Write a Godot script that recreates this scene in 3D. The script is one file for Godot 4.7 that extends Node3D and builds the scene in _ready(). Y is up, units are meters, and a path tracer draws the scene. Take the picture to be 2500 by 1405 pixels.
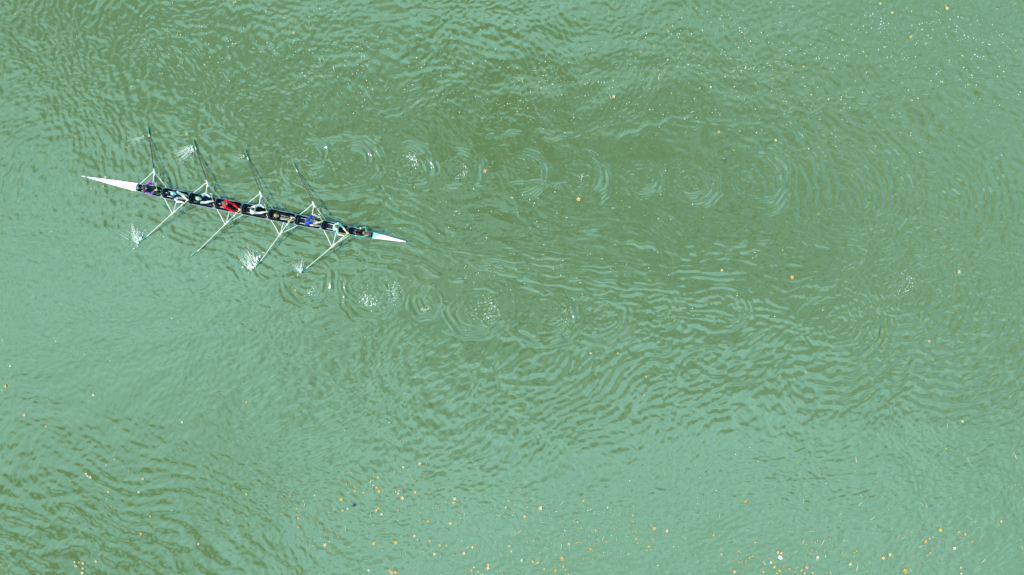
extends Node3D

const CAM_H := 37.0        # height of the drone above the water
const PXM := 45.0          # photo pixels per metre on the water (2500 px wide photo)

func _ready() -> void:
	setup_view()
	build_water()
	build_boat()
	build_oars()
	build_crew()
	build_bottles()
	build_splashes()
	build_foam()
	build_leaves()
	build_drift()


# ------------------------------------------------------------------ camera, sky, sun
func setup_view() -> void:
	var cam := Camera3D.new()
	cam.name = "camera"
	cam.fov = rad_to_deg(2.0 * atan(702.5 / PXM / CAM_H))
	cam.near = 0.1
	cam.far = 2000.0
	cam.position = Vector3(0, CAM_H, 0)
	cam.rotation_degrees = Vector3(-90, 0, 0)
	add_child(cam)
	cam.current = true
	var env := Environment.new()
	env.background_mode = Environment.BG_SKY
	var mat := PanoramaSkyMaterial.new()
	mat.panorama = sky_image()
	mat.energy_multiplier = 1.0
	var sky := Sky.new()
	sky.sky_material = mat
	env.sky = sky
	env.tonemap_mode = Environment.TONE_MAPPER_LINEAR
	env.tonemap_exposure = 1.53
	env.sdfgi_enabled = true
	env.ssao_enabled = true
	env.ssil_enabled = true
	var we := WorldEnvironment.new()
	we.name = "world_environment"
	we.environment = env
	add_child(we)
	var sun := DirectionalLight3D.new()
	sun.name = "sun"
	sun.light_energy = 1.6
	sun.light_color = Color(1.0, 0.93, 0.84)
	sun.light_angular_distance = 0.5
	sun.shadow_enabled = true
	sun.look_at_from_position(Vector3(-8.3, 6.3, 0.55), Vector3.ZERO, Vector3.UP)
	add_child(sun)


func sky_image() -> ImageTexture:
	# thin bright cloud, with dark gaps laid out for what the water mirrors
	var w := 1024
	var h := 512
	var im := Image.create(w, h, false, Image.FORMAT_RGBF)
	var big := FastNoiseLite.new()
	big.seed = 11
	big.noise_type = FastNoiseLite.TYPE_SIMPLEX_SMOOTH
	big.frequency = 3.2
	big.fractal_type = FastNoiseLite.FRACTAL_FBM
	big.fractal_octaves = 4
	big.fractal_gain = 0.5
	var small := FastNoiseLite.new()
	small.seed = 12
	small.noise_type = FastNoiseLite.TYPE_SIMPLEX_SMOOTH
	small.frequency = 9.0
	small.fractal_octaves = 3
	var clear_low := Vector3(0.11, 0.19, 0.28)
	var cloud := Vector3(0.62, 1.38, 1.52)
	# dark gaps added to shape the reflections on the water: centre, size, strength
	var placed_gaps := [[0.018, -0.236, 0.27, 0.114, 0.95], [0.15, -0.098, 0.336, 0.102, 0.88], [-0.36, -0.314, 0.252, 0.12, 0.62], [-0.06, 0.053, 0.252, 0.072, 0.58], [-0.192, 0.149, 0.228, 0.066, 0.48], [0.12, 0.083, 0.192, 0.036, 0.25], [0.42, -0.284, 0.228, 0.138, 0.42], [-0.679, -0.37, 0.26, 0.12, 0.80], [-0.739, 0.437, 0.288, 0.126, 1.15], [-0.318, -0.134, 0.18, 0.072, 0.5], [-0.258, -0.122, 0.09, 0.036, 0.25], [0.45, 0.047, 0.336, 0.084, 0.6], [-0.48, 0.521, 0.288, 0.072, 0.85], [0.601, -0.19, 0.24, 0.24, 0.42], [1.0, 0.2, 0.15, 0.3, 0.8], [-1.15, -0.1, 0.2, 0.4, 0.8], [0.6, -0.75, 0.6, 0.18, 0.8], [-0.5, 0.9, 0.5, 0.2, 0.8], [0.4, 0.95, 0.4, 0.15, 0.8]]
	for j in h:
		var polar := (j + 0.5) / h * PI
		var y := cos(polar)
		var ring := sin(polar)
		for i in w:
			var around := (i + 0.5) / w * TAU
			var dx := sin(around) * ring
			var dz := -cos(around) * ring
			var c: Vector3
			if y <= 0.0:
				c = Vector3(0.30, 0.45, 0.40)
			else:
				var k := 1.25 / (y + 0.25)
				var u := dx * k
				var v := dz * k
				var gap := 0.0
				for g in placed_gaps:
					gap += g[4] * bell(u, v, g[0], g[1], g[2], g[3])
				var n := big.get_noise_2d(u, v)
				var fine := small.get_noise_2d(u, v)
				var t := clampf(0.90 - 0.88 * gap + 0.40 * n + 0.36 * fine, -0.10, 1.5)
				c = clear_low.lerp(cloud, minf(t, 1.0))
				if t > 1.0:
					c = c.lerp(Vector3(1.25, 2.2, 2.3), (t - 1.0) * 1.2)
				# a layer of cloud is brightest overhead
				c = c * (0.36 + 0.64 * y)
			im.set_pixel(i, j, Color(c.x, c.y, c.z))
	return ImageTexture.create_from_image(im)


# ------------------------------------------------------------------ water
func simplex(seed_value: int, octaves := 1) -> FastNoiseLite:
	var n := FastNoiseLite.new()
	n.seed = seed_value
	n.noise_type = FastNoiseLite.TYPE_SIMPLEX_SMOOTH
	n.frequency = 1.0
	n.fractal_type = FastNoiseLite.FRACTAL_FBM if octaves > 1 else FastNoiseLite.FRACTAL_NONE
	n.fractal_octaves = octaves
	return n


func bell(x: float, y: float, cx: float, cy: float, sx: float, sy: float) -> float:
	var a := (x - cx) / sx
	var b := (y - cy) / sy
	return exp(-a * a - b * b)


func edge_list(from: float, to: float, step: float, reach: float) -> PackedFloat32Array:
	# even spacing between from and to, then wider and wider steps out to reach
	var out := PackedFloat32Array()
	var grow: Array[float] = []
	var d := step
	var x := from
	while x > -reach:
		d *= 1.35
		x -= d
		grow.append(x)
	grow.reverse()
	for g in grow:
		out.append(g)
	var n := int(round((to - from) / step))
	for i in n + 1:
		out.append(from + step * i)
	d = step
	x = to
	while x < reach:
		d *= 1.35
		x += d
		out.append(x)
	return out


var xs: PackedFloat32Array
var zs: PackedFloat32Array
var heights: PackedFloat32Array
const GRID := 0.045
const X0 := -29.25
const Z0 := -17.1
var first_x := 0
var first_z := 0


func build_water() -> void:
	xs = edge_list(X0, -X0, GRID, 900.0)
	zs = edge_list(Z0, -Z0, GRID, 900.0)
	while absf(xs[first_x] - X0) > 0.001:
		first_x += 1
	while absf(zs[first_z] - Z0) > 0.001:
		first_z += 1
	var nx := xs.size()
	var nz := zs.size()
	heights = PackedFloat32Array()
	heights.resize(nx * nz)
	rows.resize(nz)
	var job := WorkerThreadPool.add_group_task(water_row, nz)
	WorkerThreadPool.wait_for_group_task_completion(job)
	for j in nz:
		var row: PackedFloat32Array = rows[j]
		var at := j * nx
		for i in nx:
			heights[at + i] = row[i]
	rows.clear()
	puddles()
	crests()
	water_mesh(nx, nz)


var rows := []


func water_row(j: int) -> void:
	# the height of the water along one line of the grid
	var nx := xs.size()
	var row := PackedFloat32Array()
	row.resize(nx)
	var na := simplex(3)
	var nb := simplex(5)
	var nc := simplex(7)
	var nd := simplex(9)
	var ne := simplex(13)
	var nf := simplex(17)
	var ng := simplex(19)
	for jj in 1:
		var z := zs[j]
		var py := z * PXM + 702.5
		for i in nx:
			var x := xs[i]
			if absf(x) > 34.0 or absf(z) > 22.0:
				continue
			var px := x * PXM + 1250.0
			# slow warp bends every train of ripples a little
			var wx := na.get_noise_2d(x * 0.16, z * 0.16) * 0.6
			var wz := na.get_noise_2d(x * 0.16 + 40.0, z * 0.16) * 0.6
			var x2 := x + wx
			var z2 := z + wz
			var up_edge := lerpf(345.0, 180.0, smoothstep(1200.0, 2500.0, px))
			var low_edge := lerpf(770.0, 945.0, smoothstep(700.0, 2200.0, px))
			var wake := smoothstep(up_edge - 30.0, up_edge + 60.0, py) * (1.0 - smoothstep(low_edge - 60.0, low_edge + 20.0, py)) * smoothstep(560.0, 760.0, px)
			var calm := 1.0 - 0.65 * bell(px, py, 1450, 230, 330, 130)
			var low_mid := bell(px, py, 1150, 950, 620, 190) + bell(px, py, 2080, 880, 480, 140)
			var low_left := bell(px, py, 250, 1300, 480, 230)
			var left := bell(px, py, 250, 330, 420, 330)
			var far_right := bell(px, py, 2000, 1250, 650, 200)
			var rows_calm := 1.0 - minf(0.8, 0.85 * bell(px, py, 1150, 415, 620, 95) + 0.8 * bell(px, py, 1150, 745, 560, 90) + 0.6 * bell(px, py, 2060, 800, 180, 120) + 0.5 * bell(px, py, 2150, 480, 250, 120) + 0.8 * bell(px, py, 1450, 835, 330, 45))
			var h := 0.0
			var hull_low := bell(px, py, 680, 585, 330, 60)
			var hull_up := bell(px, py, 700, 470, 260, 45)
			var top_mid := bell(px, py, 950, 150, 600, 200)
			# short round ripples everywhere
			h += 0.0080 * calm * rows_calm * (1.0 - 0.6 * wake) * (1.0 - 0.3 * far_right) * na.get_noise_2d(x2 * 2.3, z2 * 2.6)
			# longer low waves
			h += 0.016 * nb.get_noise_2d(x2 * 0.42, z2 * 0.6)
			# crests that rise to the right, lower middle and lower right
			if low_mid > 0.03:
				var a := x2 * 0.84 - z2 * 0.54
				var b := x2 * 0.54 + z2 * 0.84
				h += 0.0205 * low_mid * (0.4 + 0.6 * rows_calm) * nc.get_noise_2d(a * 1.0, b * 2.2)
			# crests that fall to the right, lower left
			if low_left > 0.03:
				var a := x2 * 0.92 + z2 * 0.39
				var b := -x2 * 0.39 + z2 * 0.92
				h += 0.029 * low_left * nd.get_noise_2d(a * 0.55, b * 1.55)
			# short crests on the right
			var right := bell(px, py, 2250, 330, 420, 330)
			if right > 0.03:
				h += 0.0115 * right * ne.get_noise_2d(x2 * 1.5 - z2 * 0.7, z2 * 1.8 + x2 * 0.3)
			# small dense ripples, lower right
			if far_right > 0.03:
				h += 0.0085 * far_right * nc.get_noise_2d(x2 * 1.7 + z2 * 0.5, z2 * 3.1)
			# upright streaks on the left
			if left > 0.03:
				h += 0.0135 * left * ne.get_noise_2d(x2 * 2.4, z2 * 1.1)
			if top_mid > 0.03:
				h += 0.0095 * top_mid * calm * ne.get_noise_2d(x2 * 1.3 + 9.0, z2 * 2.2)
			# fine lines drawn out along the wake
			if wake > 0.03:
				var a := x2 * 0.98 + z2 * 0.17
				var b := -x2 * 0.17 + z2 * 0.98
				h += 0.013 * wake * rows_calm * (0.35 - absf(nf.get_noise_2d(a * 0.55, b * 1.45)))
				h += 0.009 * wake * rows_calm * nd.get_noise_2d(a * 0.8, b * 2.0)
			# lines that fan out behind the stern
			var fx := x + 5.78
			var fz := z + 2.48
			var far := sqrt(fx * fx + fz * fz)
			if fx > 0.2 and far < 32.0:
				var turn := atan2(fz, fx)
				var fan := bell(turn, 0.0, 0.20, 0.0, 0.15, 1.0) * smoothstep(0.2, 2.0, far) * (1.0 - smoothstep(14.0, 32.0, far))
				if fan > 0.03:
					h += fan * minf(0.018, 0.013 + 0.0010 * far) * nf.get_noise_2d(far * 0.22, turn * (20.0 + 1.5 * far) + 0.9 * wz + 0.5 * na.get_noise_2d(x * 0.6, z * 0.6))
			if hull_low > 0.03:
				var a := x2 * 0.955 + z2 * 0.295
				var b := -x2 * 0.295 + z2 * 0.955
				h += 0.017 * hull_low * nf.get_noise_2d(a * 0.25, b * 2.3)
			if hull_up > 0.03:
				var a := x2 * 0.997 + z2 * 0.08
				var b := -x2 * 0.08 + z2 * 0.997
				h += 0.015 * hull_up * nf.get_noise_2d(a * 0.3, b * 2.4)
			h += 0.0030 * (0.8 - 0.2 * wake) * ng.get_noise_2d(x2 * 4.0, z2 * 4.3)
			row[i] = h
	rows[j] = row


func rings(cx: float, cy: float, inner: float, outer: float, gap: float, amp: float, towards: float, spread: float, swirl: float) -> void:
	# wave rings round one oar's puddle: centre, radii and gap of the crests in photo pixels, the side where they stand highest
	var mx := (cx - 1250.0) / PXM
	var mz := (cy - 702.5) / PXM
	var ro := outer / PXM
	var ri := inner / PXM
	var lam := gap / PXM
	var reach := ro + lam * 1.5
	var nx := xs.size()
	var i0 := maxi(first_x + int((mx - reach - X0) / GRID), 0)
	var i1 := mini(first_x + int((mx + reach - X0) / GRID), nx - 1)
	var j0 := maxi(first_z + int((mz - reach - Z0) / GRID), 0)
	var j1 := mini(first_z + int((mz + reach - Z0) / GRID), zs.size() - 1)
	var bend := simplex(int(cx))
	for j in range(j0, j1 + 1):
		for i in range(i0, i1 + 1):
			var dx := xs[i] - mx
			var dz := (zs[j] - mz) * 1.08
			var r := sqrt(dx * dx + dz * dz)
			if r > reach:
				continue
			var th := atan2(dz, dx)
			r += bend.get_noise_2d(dx * 0.9, dz * 0.9) * lam * 0.27
			var side := angle_difference(th, towards) / spread
			var w := exp(-side * side) * smoothstep(ri - lam, ri, r) * (1.0 - smoothstep(ro, ro + lam, r))
			var h := 2.6 * amp * w * cos((r - ro) / lam * TAU) * (0.85 + 1.3 * bend.get_noise_2d(dx * 0.7 + 30.0, dz * 0.7))
			if swirl > 0.0:
				var turn := th + r * 1.3
				var inside := 1.0 - smoothstep(ro * 0.7, ro * 1.05, r)
				h += swirl * inside * bend.get_noise_3d(r * 3.6, cos(turn) * 1.4 * maxf(r, 0.3), sin(turn) * 1.4 * maxf(r, 0.3))
				h += swirl * 0.5 * inside * bend.get_noise_2d(dx * 4.0, dz * 4.0)
			heights[j * nx + i] += h


func puddles() -> void:
	var up := [
		[758, 380, 34, 40, 20, 0.011, 0.0, 1.3, 0.006], [860, 395, 36, 62, 17, 0.011, -0.5, 1.2, 0.007], [735, 420, 40, 55, 17, 0.005, PI, 0.9, 0.003],
		[998, 408, 48, 54, 20, 0.016, -0.15, 1.2, 0.010], [990, 452, 55, 58, 16, 0.010, 2.4, 0.9, 0.003], [1122, 420, 44, 52, 17, 0.014, -0.4, 1.0, 0.009],
		[1272, 425, 42, 60, 14, 0.008, 0.1, 1.1, 0.008], [1422, 430, 40, 58, 14, 0.009, 0.2, 1.1, 0.009], [1425, 450, 52, 58, 20, 0.011, 0.0, 0.8, 0.0],
		[1565, 435, 34, 50, 13, 0.008, 0.2, 1.0, 0.009], [1690, 445, 30, 62, 14, 0.009, 0.5, 1.0, 0.009], [1850, 440, 48, 84, 15, 0.008, 0.2, 1.1, 0.008],
		[2050, 470, 50, 180, 19, 0.0078, -0.15, 0.95, 0.006], [2250, 500, 60, 200, 20, 0.0070, 0.0, 0.9, 0.006], [1760, 470, 90, 250, 24, 0.0055, -0.5, 0.6, 0.0],
	]
	var low := [
		[750, 688, 47, 53, 18, 0.013, 1.2, 2.4, 0.004], [905, 722, 50, 58, 18, 0.013, 1.4, 1.7, 0.006], [880, 700, 24, 44, 13, 0.009, 2.2, 0.9, 0.004],
		[1040, 742, 32, 38, 16, 0.013, 1.5, 1.5, 0.006], [1072, 730, 38, 42, 16, 0.010, -2.9, 0.9, 0.0], [1162, 752, 48, 72, 18, 0.015, 1.4, 1.2, 0.008],
		[1340, 770, 46, 54, 16, 0.010, 0.3, 1.2, 0.008], [1330, 745, 88, 92, 28, 0.016, 1.7, 0.7, 0.0], [1470, 745, 92, 96, 28, 0.015, 1.5, 0.6, 0.0], [1470, 770, 48, 68, 15, 0.009, 0.4, 1.2, 0.008],
		[1605, 755, 30, 50, 13, 0.010, 0.6, 1.0, 0.009], [1620, 760, 90, 124, 25, 0.011, 1.4, 0.6, 0.0], [1780, 752, 34, 52, 13, 0.010, 0.5, 0.9, 0.010], [1790, 760, 80, 165, 25, 0.010, 1.3, 0.7, 0.0],
		[2045, 775, 60, 125, 15, 0.0095, 0.6, 0.8, 0.007], [2040, 770, 120, 215, 25, 0.011, 1.0, 0.75, 0.0], [2200, 720, 60, 175, 23, 0.009, 1.1, 0.9, 0.007],
		[2330, 760, 70, 240, 26, 0.010, 1.2, 0.9, 0.006],
	]
	for r in up + low:
		rings(r[0], r[1], r[2] * 1.12, r[3] * 1.12, r[4] * 1.06, r[5], r[6], r[7], r[8])


func crest(points: Array, amp: float, width: float) -> void:
	# a low ridge of water along a bent line of photo pixels
	var bend := simplex(int(points[0][0]) + 1)
	var nx := xs.size()
	for s in points.size() - 1:
		var a := Vector2((points[s][0] - 1250.0) / PXM, (points[s][1] - 702.5) / PXM)
		var b := Vector2((points[s + 1][0] - 1250.0) / PXM, (points[s + 1][1] - 702.5) / PXM)
		var reach := width * 3.0
		var i0 := clampi(first_x + int((minf(a.x, b.x) - reach - X0) / GRID), 1, nx - 1)
		var i1 := clampi(first_x + int((maxf(a.x, b.x) + reach - X0) / GRID), 1, nx - 1)
		var j0 := clampi(first_z + int((minf(a.y, b.y) - reach - Z0) / GRID), 1, zs.size() - 1)
		var j1 := clampi(first_z + int((maxf(a.y, b.y) + reach - Z0) / GRID), 1, zs.size() - 1)
		var ab := b - a
		var len2 := ab.length_squared()
		for j in range(j0, j1 + 1):
			for i in range(i0, i1 + 1):
				var p := Vector2(xs[i], zs[j])
				p += Vector2(bend.get_noise_2d(p.x * 0.8, p.y * 0.8), bend.get_noise_2d(p.x * 0.8 + 50.0, p.y * 0.8)) * 0.16
				var t := (p - a).dot(ab) / len2
				if t < 0.0 or t > 1.0:
					continue
				var d := ab.cross(p - a) / sqrt(len2)
				if absf(d) > reach:
					continue
				var along := (s + t) / (points.size() - 1.0)
				var w := smoothstep(0.0, 0.15, along) * (1.0 - smoothstep(0.85, 1.0, along))
				heights[j * nx + i] += 1.8 * amp * w * exp(-d * d / (width * width)) * (0.7 + bend.get_noise_2d(p.x * 0.9 + 9.0, p.y * 0.9))


func crests() -> void:
	var lines := [
		[[[770, 352], [800, 345], [850, 336], [900, 338], [940, 348]], 0.016, 0.11],
		[[[1170, 340], [1230, 328], [1300, 318], [1360, 322], [1420, 330]], 0.014, 0.10], [[[1320, 342], [1370, 340], [1420, 336]], 0.018, 0.09],
		[[[1490, 345], [1560, 320], [1630, 292], [1720, 288], [1800, 300]], 0.013, 0.11], [[[1640, 300], [1700, 297], [1780, 305], [1860, 300]], 0.012, 0.08], [[[1640, 312], [1720, 308], [1800, 316]], 0.012, 0.08],
		[[[1900, 290], [1960, 255], [2040, 235], [2120, 228], [2200, 230]], 0.014, 0.10], [[[1920, 300], [1990, 268], [2080, 250], [2150, 246]], 0.012, 0.09], [[[2150, 262], [2240, 235], [2340, 205], [2430, 180], [2520, 150]], 0.014, 0.11],
		[[[640, 470], [760, 470], [860, 468], [935, 458]], 0.015, 0.11], [[[640, 485], [760, 478], [860, 476], [940, 468]], 0.012, 0.08], [[[1000, 475], [1080, 462], [1180, 452], [1300, 448], [1420, 452]], 0.013, 0.10],
		[[[400, 450], [500, 443], [600, 450], [700, 470]], 0.016, 0.12], [[[410, 462], [520, 458], [620, 470], [720, 492]], 0.014, 0.10], [[[430, 325], [480, 318], [540, 322], [590, 345]], 0.013, 0.11], [[[400, 338], [470, 336], [540, 345], [585, 365]], 0.011, 0.09],
		[[[1000, 593], [1060, 615], [1130, 640], [1210, 660], [1330, 690]], 0.016, 0.10], [[[860, 615], [960, 630], [1060, 665], [1160, 700], [1260, 720]], 0.016, 0.12], [[[800, 620], [900, 645], [1000, 675], [1100, 720]], 0.014, 0.11],
		[[[1120, 625], [1250, 655], [1400, 680], [1550, 700], [1700, 715]], 0.013, 0.10], [[[1180, 660], [1300, 680], [1420, 705], [1560, 722]], 0.013, 0.10], [[[1250, 700], [1380, 715], [1500, 735], [1600, 742]], 0.012, 0.10],
		[[[1660, 600], [1740, 590], [1800, 600], [1900, 585]], 0.014, 0.11], [[[1400, 565], [1480, 580], [1560, 598], [1640, 606]], 0.012, 0.10],
		[[[1150, 790], [1200, 800], [1240, 818], [1290, 838], [1340, 838], [1370, 828], [1385, 826]], 0.024, 0.15], [[[1350, 822], [1370, 826], [1410, 842], [1470, 848], [1530, 836], [1570, 826]], 0.024, 0.15], [[[1290, 880], [1340, 850], [1370, 832]], 0.018, 0.15], [[[1560, 830], [1640, 850], [1740, 850], [1840, 836]], 0.026, 0.15], [[[1080, 800], [1120, 818], [1170, 822], [1215, 806]], 0.022, 0.12],
		[[[370, 480], [440, 505], [520, 528], [620, 560]], 0.016, 0.10], [[[420, 510], [500, 540], [600, 565], [720, 600]], 0.016, 0.11], [[[330, 475], [380, 495], [440, 530], [500, 555]], 0.014, 0.12],
		[[[720, 575], [820, 600], [940, 610], [1040, 640]], 0.014, 0.10],
	]
	for l in lines:
		crest(l[0], l[1], l[2])


func water_mesh(nx: int, nz: int) -> void:
	var pos := PackedVector3Array()
	var nor := PackedVector3Array()
	pos.resize(nx * nz)
	nor.resize(nx * nz)
	for j in nz:
		var j0 := maxi(j - 1, 0)
		var j1 := mini(j + 1, nz - 1)
		var dz := zs[j1] - zs[j0]
		for i in nx:
			var k := j * nx + i
			var i0 := maxi(i - 1, 0)
			var i1 := mini(i + 1, nx - 1)
			pos[k] = Vector3(xs[i], heights[k], zs[j])
			nor[k] = Vector3((heights[j * nx + i0] - heights[j * nx + i1]) / (xs[i1] - xs[i0]), 1.0, (heights[j0 * nx + i] - heights[j1 * nx + i]) / dz).normalized()
	var idx := PackedInt32Array()
	idx.resize((nx - 1) * (nz - 1) * 6)
	var p := 0
	for j in nz - 1:
		for i in nx - 1:
			var k := j * nx + i
			idx[p] = k
			idx[p + 1] = k + 1
			idx[p + 2] = k + nx
			idx[p + 3] = k + 1
			idx[p + 4] = k + nx + 1
			idx[p + 5] = k + nx
			p += 6
	var arrays := []
	arrays.resize(Mesh.ARRAY_MAX)
	arrays[Mesh.ARRAY_VERTEX] = pos
	arrays[Mesh.ARRAY_NORMAL] = nor
	arrays[Mesh.ARRAY_INDEX] = idx
	var mesh := ArrayMesh.new()
	mesh.add_surface_from_arrays(Mesh.PRIMITIVE_TRIANGLES, arrays)
	var m := StandardMaterial3D.new()
	m.resource_name = "river_water"
	m.albedo_color = Color(0.069, 0.110, 0.036).linear_to_srgb()
	m.roughness = 0.06
	m.metallic = 0.0
	m.metallic_specular = 0.7071
	m.clearcoat_enabled = true
	m.clearcoat = 1.0
	m.clearcoat_roughness = 0.05
	mesh.surface_set_material(0, m)
	var o := MeshInstance3D.new()
	o.name = "water"
	o.mesh = mesh
	o.set_meta("kind", "structure")
	o.set_meta("label", "murky green river water with ripples and wake")
	add_child(o)


# ------------------------------------------------------------------ helpers
var taken := {}
var mats := {}


func numbered(called: String) -> String:
	var n: int = taken.get(called, 0)
	taken[called] = n + 1
	return called if n == 0 else "%s_%03d" % [called, n]


func tag(o: Node, label: String, category: String, group := "", kind := "") -> void:
	o.set_meta("label", label)
	if category:
		o.set_meta("category", category)
	if group:
		o.set_meta("group", group)
	if kind:
		o.set_meta("kind", kind)


func thing(called: String, where: Transform3D, label: String, category: String, group := "") -> Node3D:
	var o := Node3D.new()
	o.name = numbered(called)
	o.transform = where
	add_child(o, true)
	tag(o, label, category, group)
	return o


func part(called: String, mesh: Mesh, m: Material, parent: Node) -> MeshInstance3D:
	var o := MeshInstance3D.new()
	if parent == self:
		o.name = numbered(called)
	else:
		var n := 0
		var nm := called
		while parent.has_node(nm):
			n += 1
			nm = "%s_%03d" % [called, n]
		o.name = nm
	o.mesh = mesh
	o.material_override = m
	parent.add_child(o, true)
	return o


func group_node(called: String, parent: Node) -> Node3D:
	var o := Node3D.new()
	var n := 0
	var nm := called
	while parent.has_node(nm):
		n += 1
		nm = "%s_%03d" % [called, n]
	o.name = nm
	parent.add_child(o, true)
	return o


func paint(called: String, r: float, g: float, b: float, rough := 0.6, spec := 0.5) -> StandardMaterial3D:
	# r, g, b are real-world (linear) base colours
	if mats.has(called):
		return mats[called]
	var m := StandardMaterial3D.new()
	m.resource_name = called
	m.albedo_color = Color(r, g, b).linear_to_srgb()
	m.roughness = rough
	m.metallic_specular = spec
	mats[called] = m
	return m


func cloth(called: String, r: float, g: float, b: float) -> StandardMaterial3D:
	if mats.has(called):
		return mats[called]
	var m := paint(called, r, g, b, 0.85, 0.3)
	m.heightmap_enabled = true
	m.heightmap_texture = cloth_folds()
	m.heightmap_scale = 0.9
	m.uv1_triplanar = true
	m.uv1_scale = Vector3(2.2, 2.2, 2.2)
	return m


var folds: ImageTexture


func cloth_folds() -> ImageTexture:
	if folds == null:
		var n := simplex(41, 4)
		n.frequency = 0.02
		var im := n.get_seamless_image(256, 256)
		folds = ImageTexture.create_from_image(im)
	return folds


func tri(st: SurfaceTool, a: Vector3, b: Vector3, c: Vector3, na: Vector3, nb: Vector3, nc: Vector3) -> void:
	if (b - a).cross(c - a).dot(na + nb + nc) > 0.0:
		var t := b
		b = c
		c = t
		t = nb
		nb = nc
		nc = t
	st.set_normal(na)
	st.add_vertex(a)
	st.set_normal(nb)
	st.add_vertex(b)
	st.set_normal(nc)
	st.add_vertex(c)


func quad(st: SurfaceTool, a: Vector3, b: Vector3, c: Vector3, d: Vector3, away_from: Vector3) -> void:
	# a flat four-sided face that looks away from the given point
	var n := (b - a).cross(c - a).normalized()
	if n.length_squared() < 0.5:
		n = (c - a).cross(d - a).normalized()
	if n.dot((a + b + c + d) * 0.25 - away_from) < 0.0:
		n = -n
	tri(st, a, b, c, n, n, n)
	tri(st, a, c, d, n, n, n)


func begin() -> SurfaceTool:
	var st := SurfaceTool.new()
	st.begin(Mesh.PRIMITIVE_TRIANGLES)
	return st


func tube(st: SurfaceTool, pts: Array, radii: Array, sides := 10, caps := true) -> void:
	var rings := []
	var norms := []
	var n := pts.size()
	for i in n:
		var p: Vector3 = pts[i]
		var before: Vector3 = pts[maxi(i - 1, 0)]
		var after: Vector3 = pts[mini(i + 1, n - 1)]
		var d := (after - before).normalized()
		var s := d.cross(Vector3.UP if absf(d.y) < 0.9 else Vector3.RIGHT).normalized()
		var t := s.cross(d)
		var ring := PackedVector3Array()
		var norm := PackedVector3Array()
		for k in sides:
			var a := TAU * k / sides
			var o := s * cos(a) + t * sin(a)
			norm.append(o)
			ring.append(p + o * float(radii[i]))
		rings.append(ring)
		norms.append(norm)
	for i in n - 1:
		for k in sides:
			var q := (k + 1) % sides
			tri(st, rings[i][k], rings[i + 1][k], rings[i + 1][q], norms[i][k], norms[i + 1][k], norms[i + 1][q])
			tri(st, rings[i][k], rings[i + 1][q], rings[i][q], norms[i][k], norms[i + 1][q], norms[i][q])
	if caps:
		for e in [0, n - 1]:
			var c: Vector3 = pts[e]
			var other: Vector3 = pts[1] if e == 0 else pts[n - 2]
			var d := (c - other).normalized()
			for k in sides:
				tri(st, c, rings[e][k], rings[e][(k + 1) % sides], d, d, d)


func box(st: SurfaceTool, t: Transform3D, size: Vector3, bevel := 0.0) -> void:
	# a box with its top and bottom edges bevelled
	var h := size * 0.5
	var b := minf(bevel, h.y * 0.9)
	var c := t.origin
	var loops := []
	for lv in [[-h.y, b], [-h.y + b, 0.0], [h.y - b, 0.0], [h.y, b]]:
		var x: float = h.x - lv[1]
		var z: float = h.z - lv[1]
		loops.append([t * Vector3(-x, lv[0], -z), t * Vector3(x, lv[0], -z), t * Vector3(x, lv[0], z), t * Vector3(-x, lv[0], z)])
	for i in 3:
		if b <= 0.0 and i != 1:
			continue
		for k in 4:
			var q := (k + 1) % 4
			quad(st, loops[i][k], loops[i][q], loops[i + 1][q], loops[i + 1][k], c)
	quad(st, loops[0][0], loops[0][1], loops[0][2], loops[0][3], c)
	quad(st, loops[3][0], loops[3][1], loops[3][2], loops[3][3], c)


func loft(st: SurfaceTool, rows_in: Array, closed := false, flip := false) -> void:
	# smooth skin over rows of points
	var m: int = rows_in.size()
	var n: int = rows_in[0].size()
	var nrm := []
	for i in m:
		var line := PackedVector3Array()
		for k in n:
			var u: Vector3 = rows_in[mini(i + 1, m - 1)][k] - rows_in[maxi(i - 1, 0)][k]
			var k1 := (k + 1) % n if closed else mini(k + 1, n - 1)
			var k0 := (k + n - 1) % n if closed else maxi(k - 1, 0)
			var v: Vector3 = rows_in[i][k1] - rows_in[i][k0]
			var o := u.cross(v).normalized()
			line.append(-o if flip else o)
		nrm.append(line)
	for i in m - 1:
		for k in (n if closed else n - 1):
			var q := (k + 1) % n
			tri(st, rows_in[i][k], rows_in[i + 1][k], rows_in[i + 1][q], nrm[i][k], nrm[i + 1][k], nrm[i + 1][q])
			tri(st, rows_in[i][k], rows_in[i + 1][q], rows_in[i][q], nrm[i][k], nrm[i + 1][q], nrm[i][q])


func blob(st: SurfaceTool, c: Vector3, r: Vector3) -> void:
	# a small eight-sided pebble shape
	var ax := [Vector3(r.x, 0, 0), Vector3(0, 0, r.z), Vector3(-r.x, 0, 0), Vector3(0, 0, -r.z)]
	var mid := []
	for k in 4:
		mid.append((ax[k] + ax[(k + 1) % 4]) * 0.62)
	for s in [1.0, -1.0]:
		var tip := Vector3(0, r.y * s, 0)
		for k in 4:
			var a: Vector3 = ax[k]
			var b: Vector3 = mid[k]
			var d: Vector3 = ax[(k + 1) % 4]
			tri(st, c + tip, c + a, c + b, tip.normalized(), a.normalized(), b.normalized())
			tri(st, c + tip, c + b, c + d, tip.normalized(), b.normalized(), d.normalized())


func at(px: float, py: float, up := 0.0) -> Vector3:
	# the place in the world, at that height above the water, that the photo shows at this pixel
	var k := (CAM_H - up) / CAM_H / PXM
	return Vector3((px - 1250.0) * k, up, (py - 702.5) * k)


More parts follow.
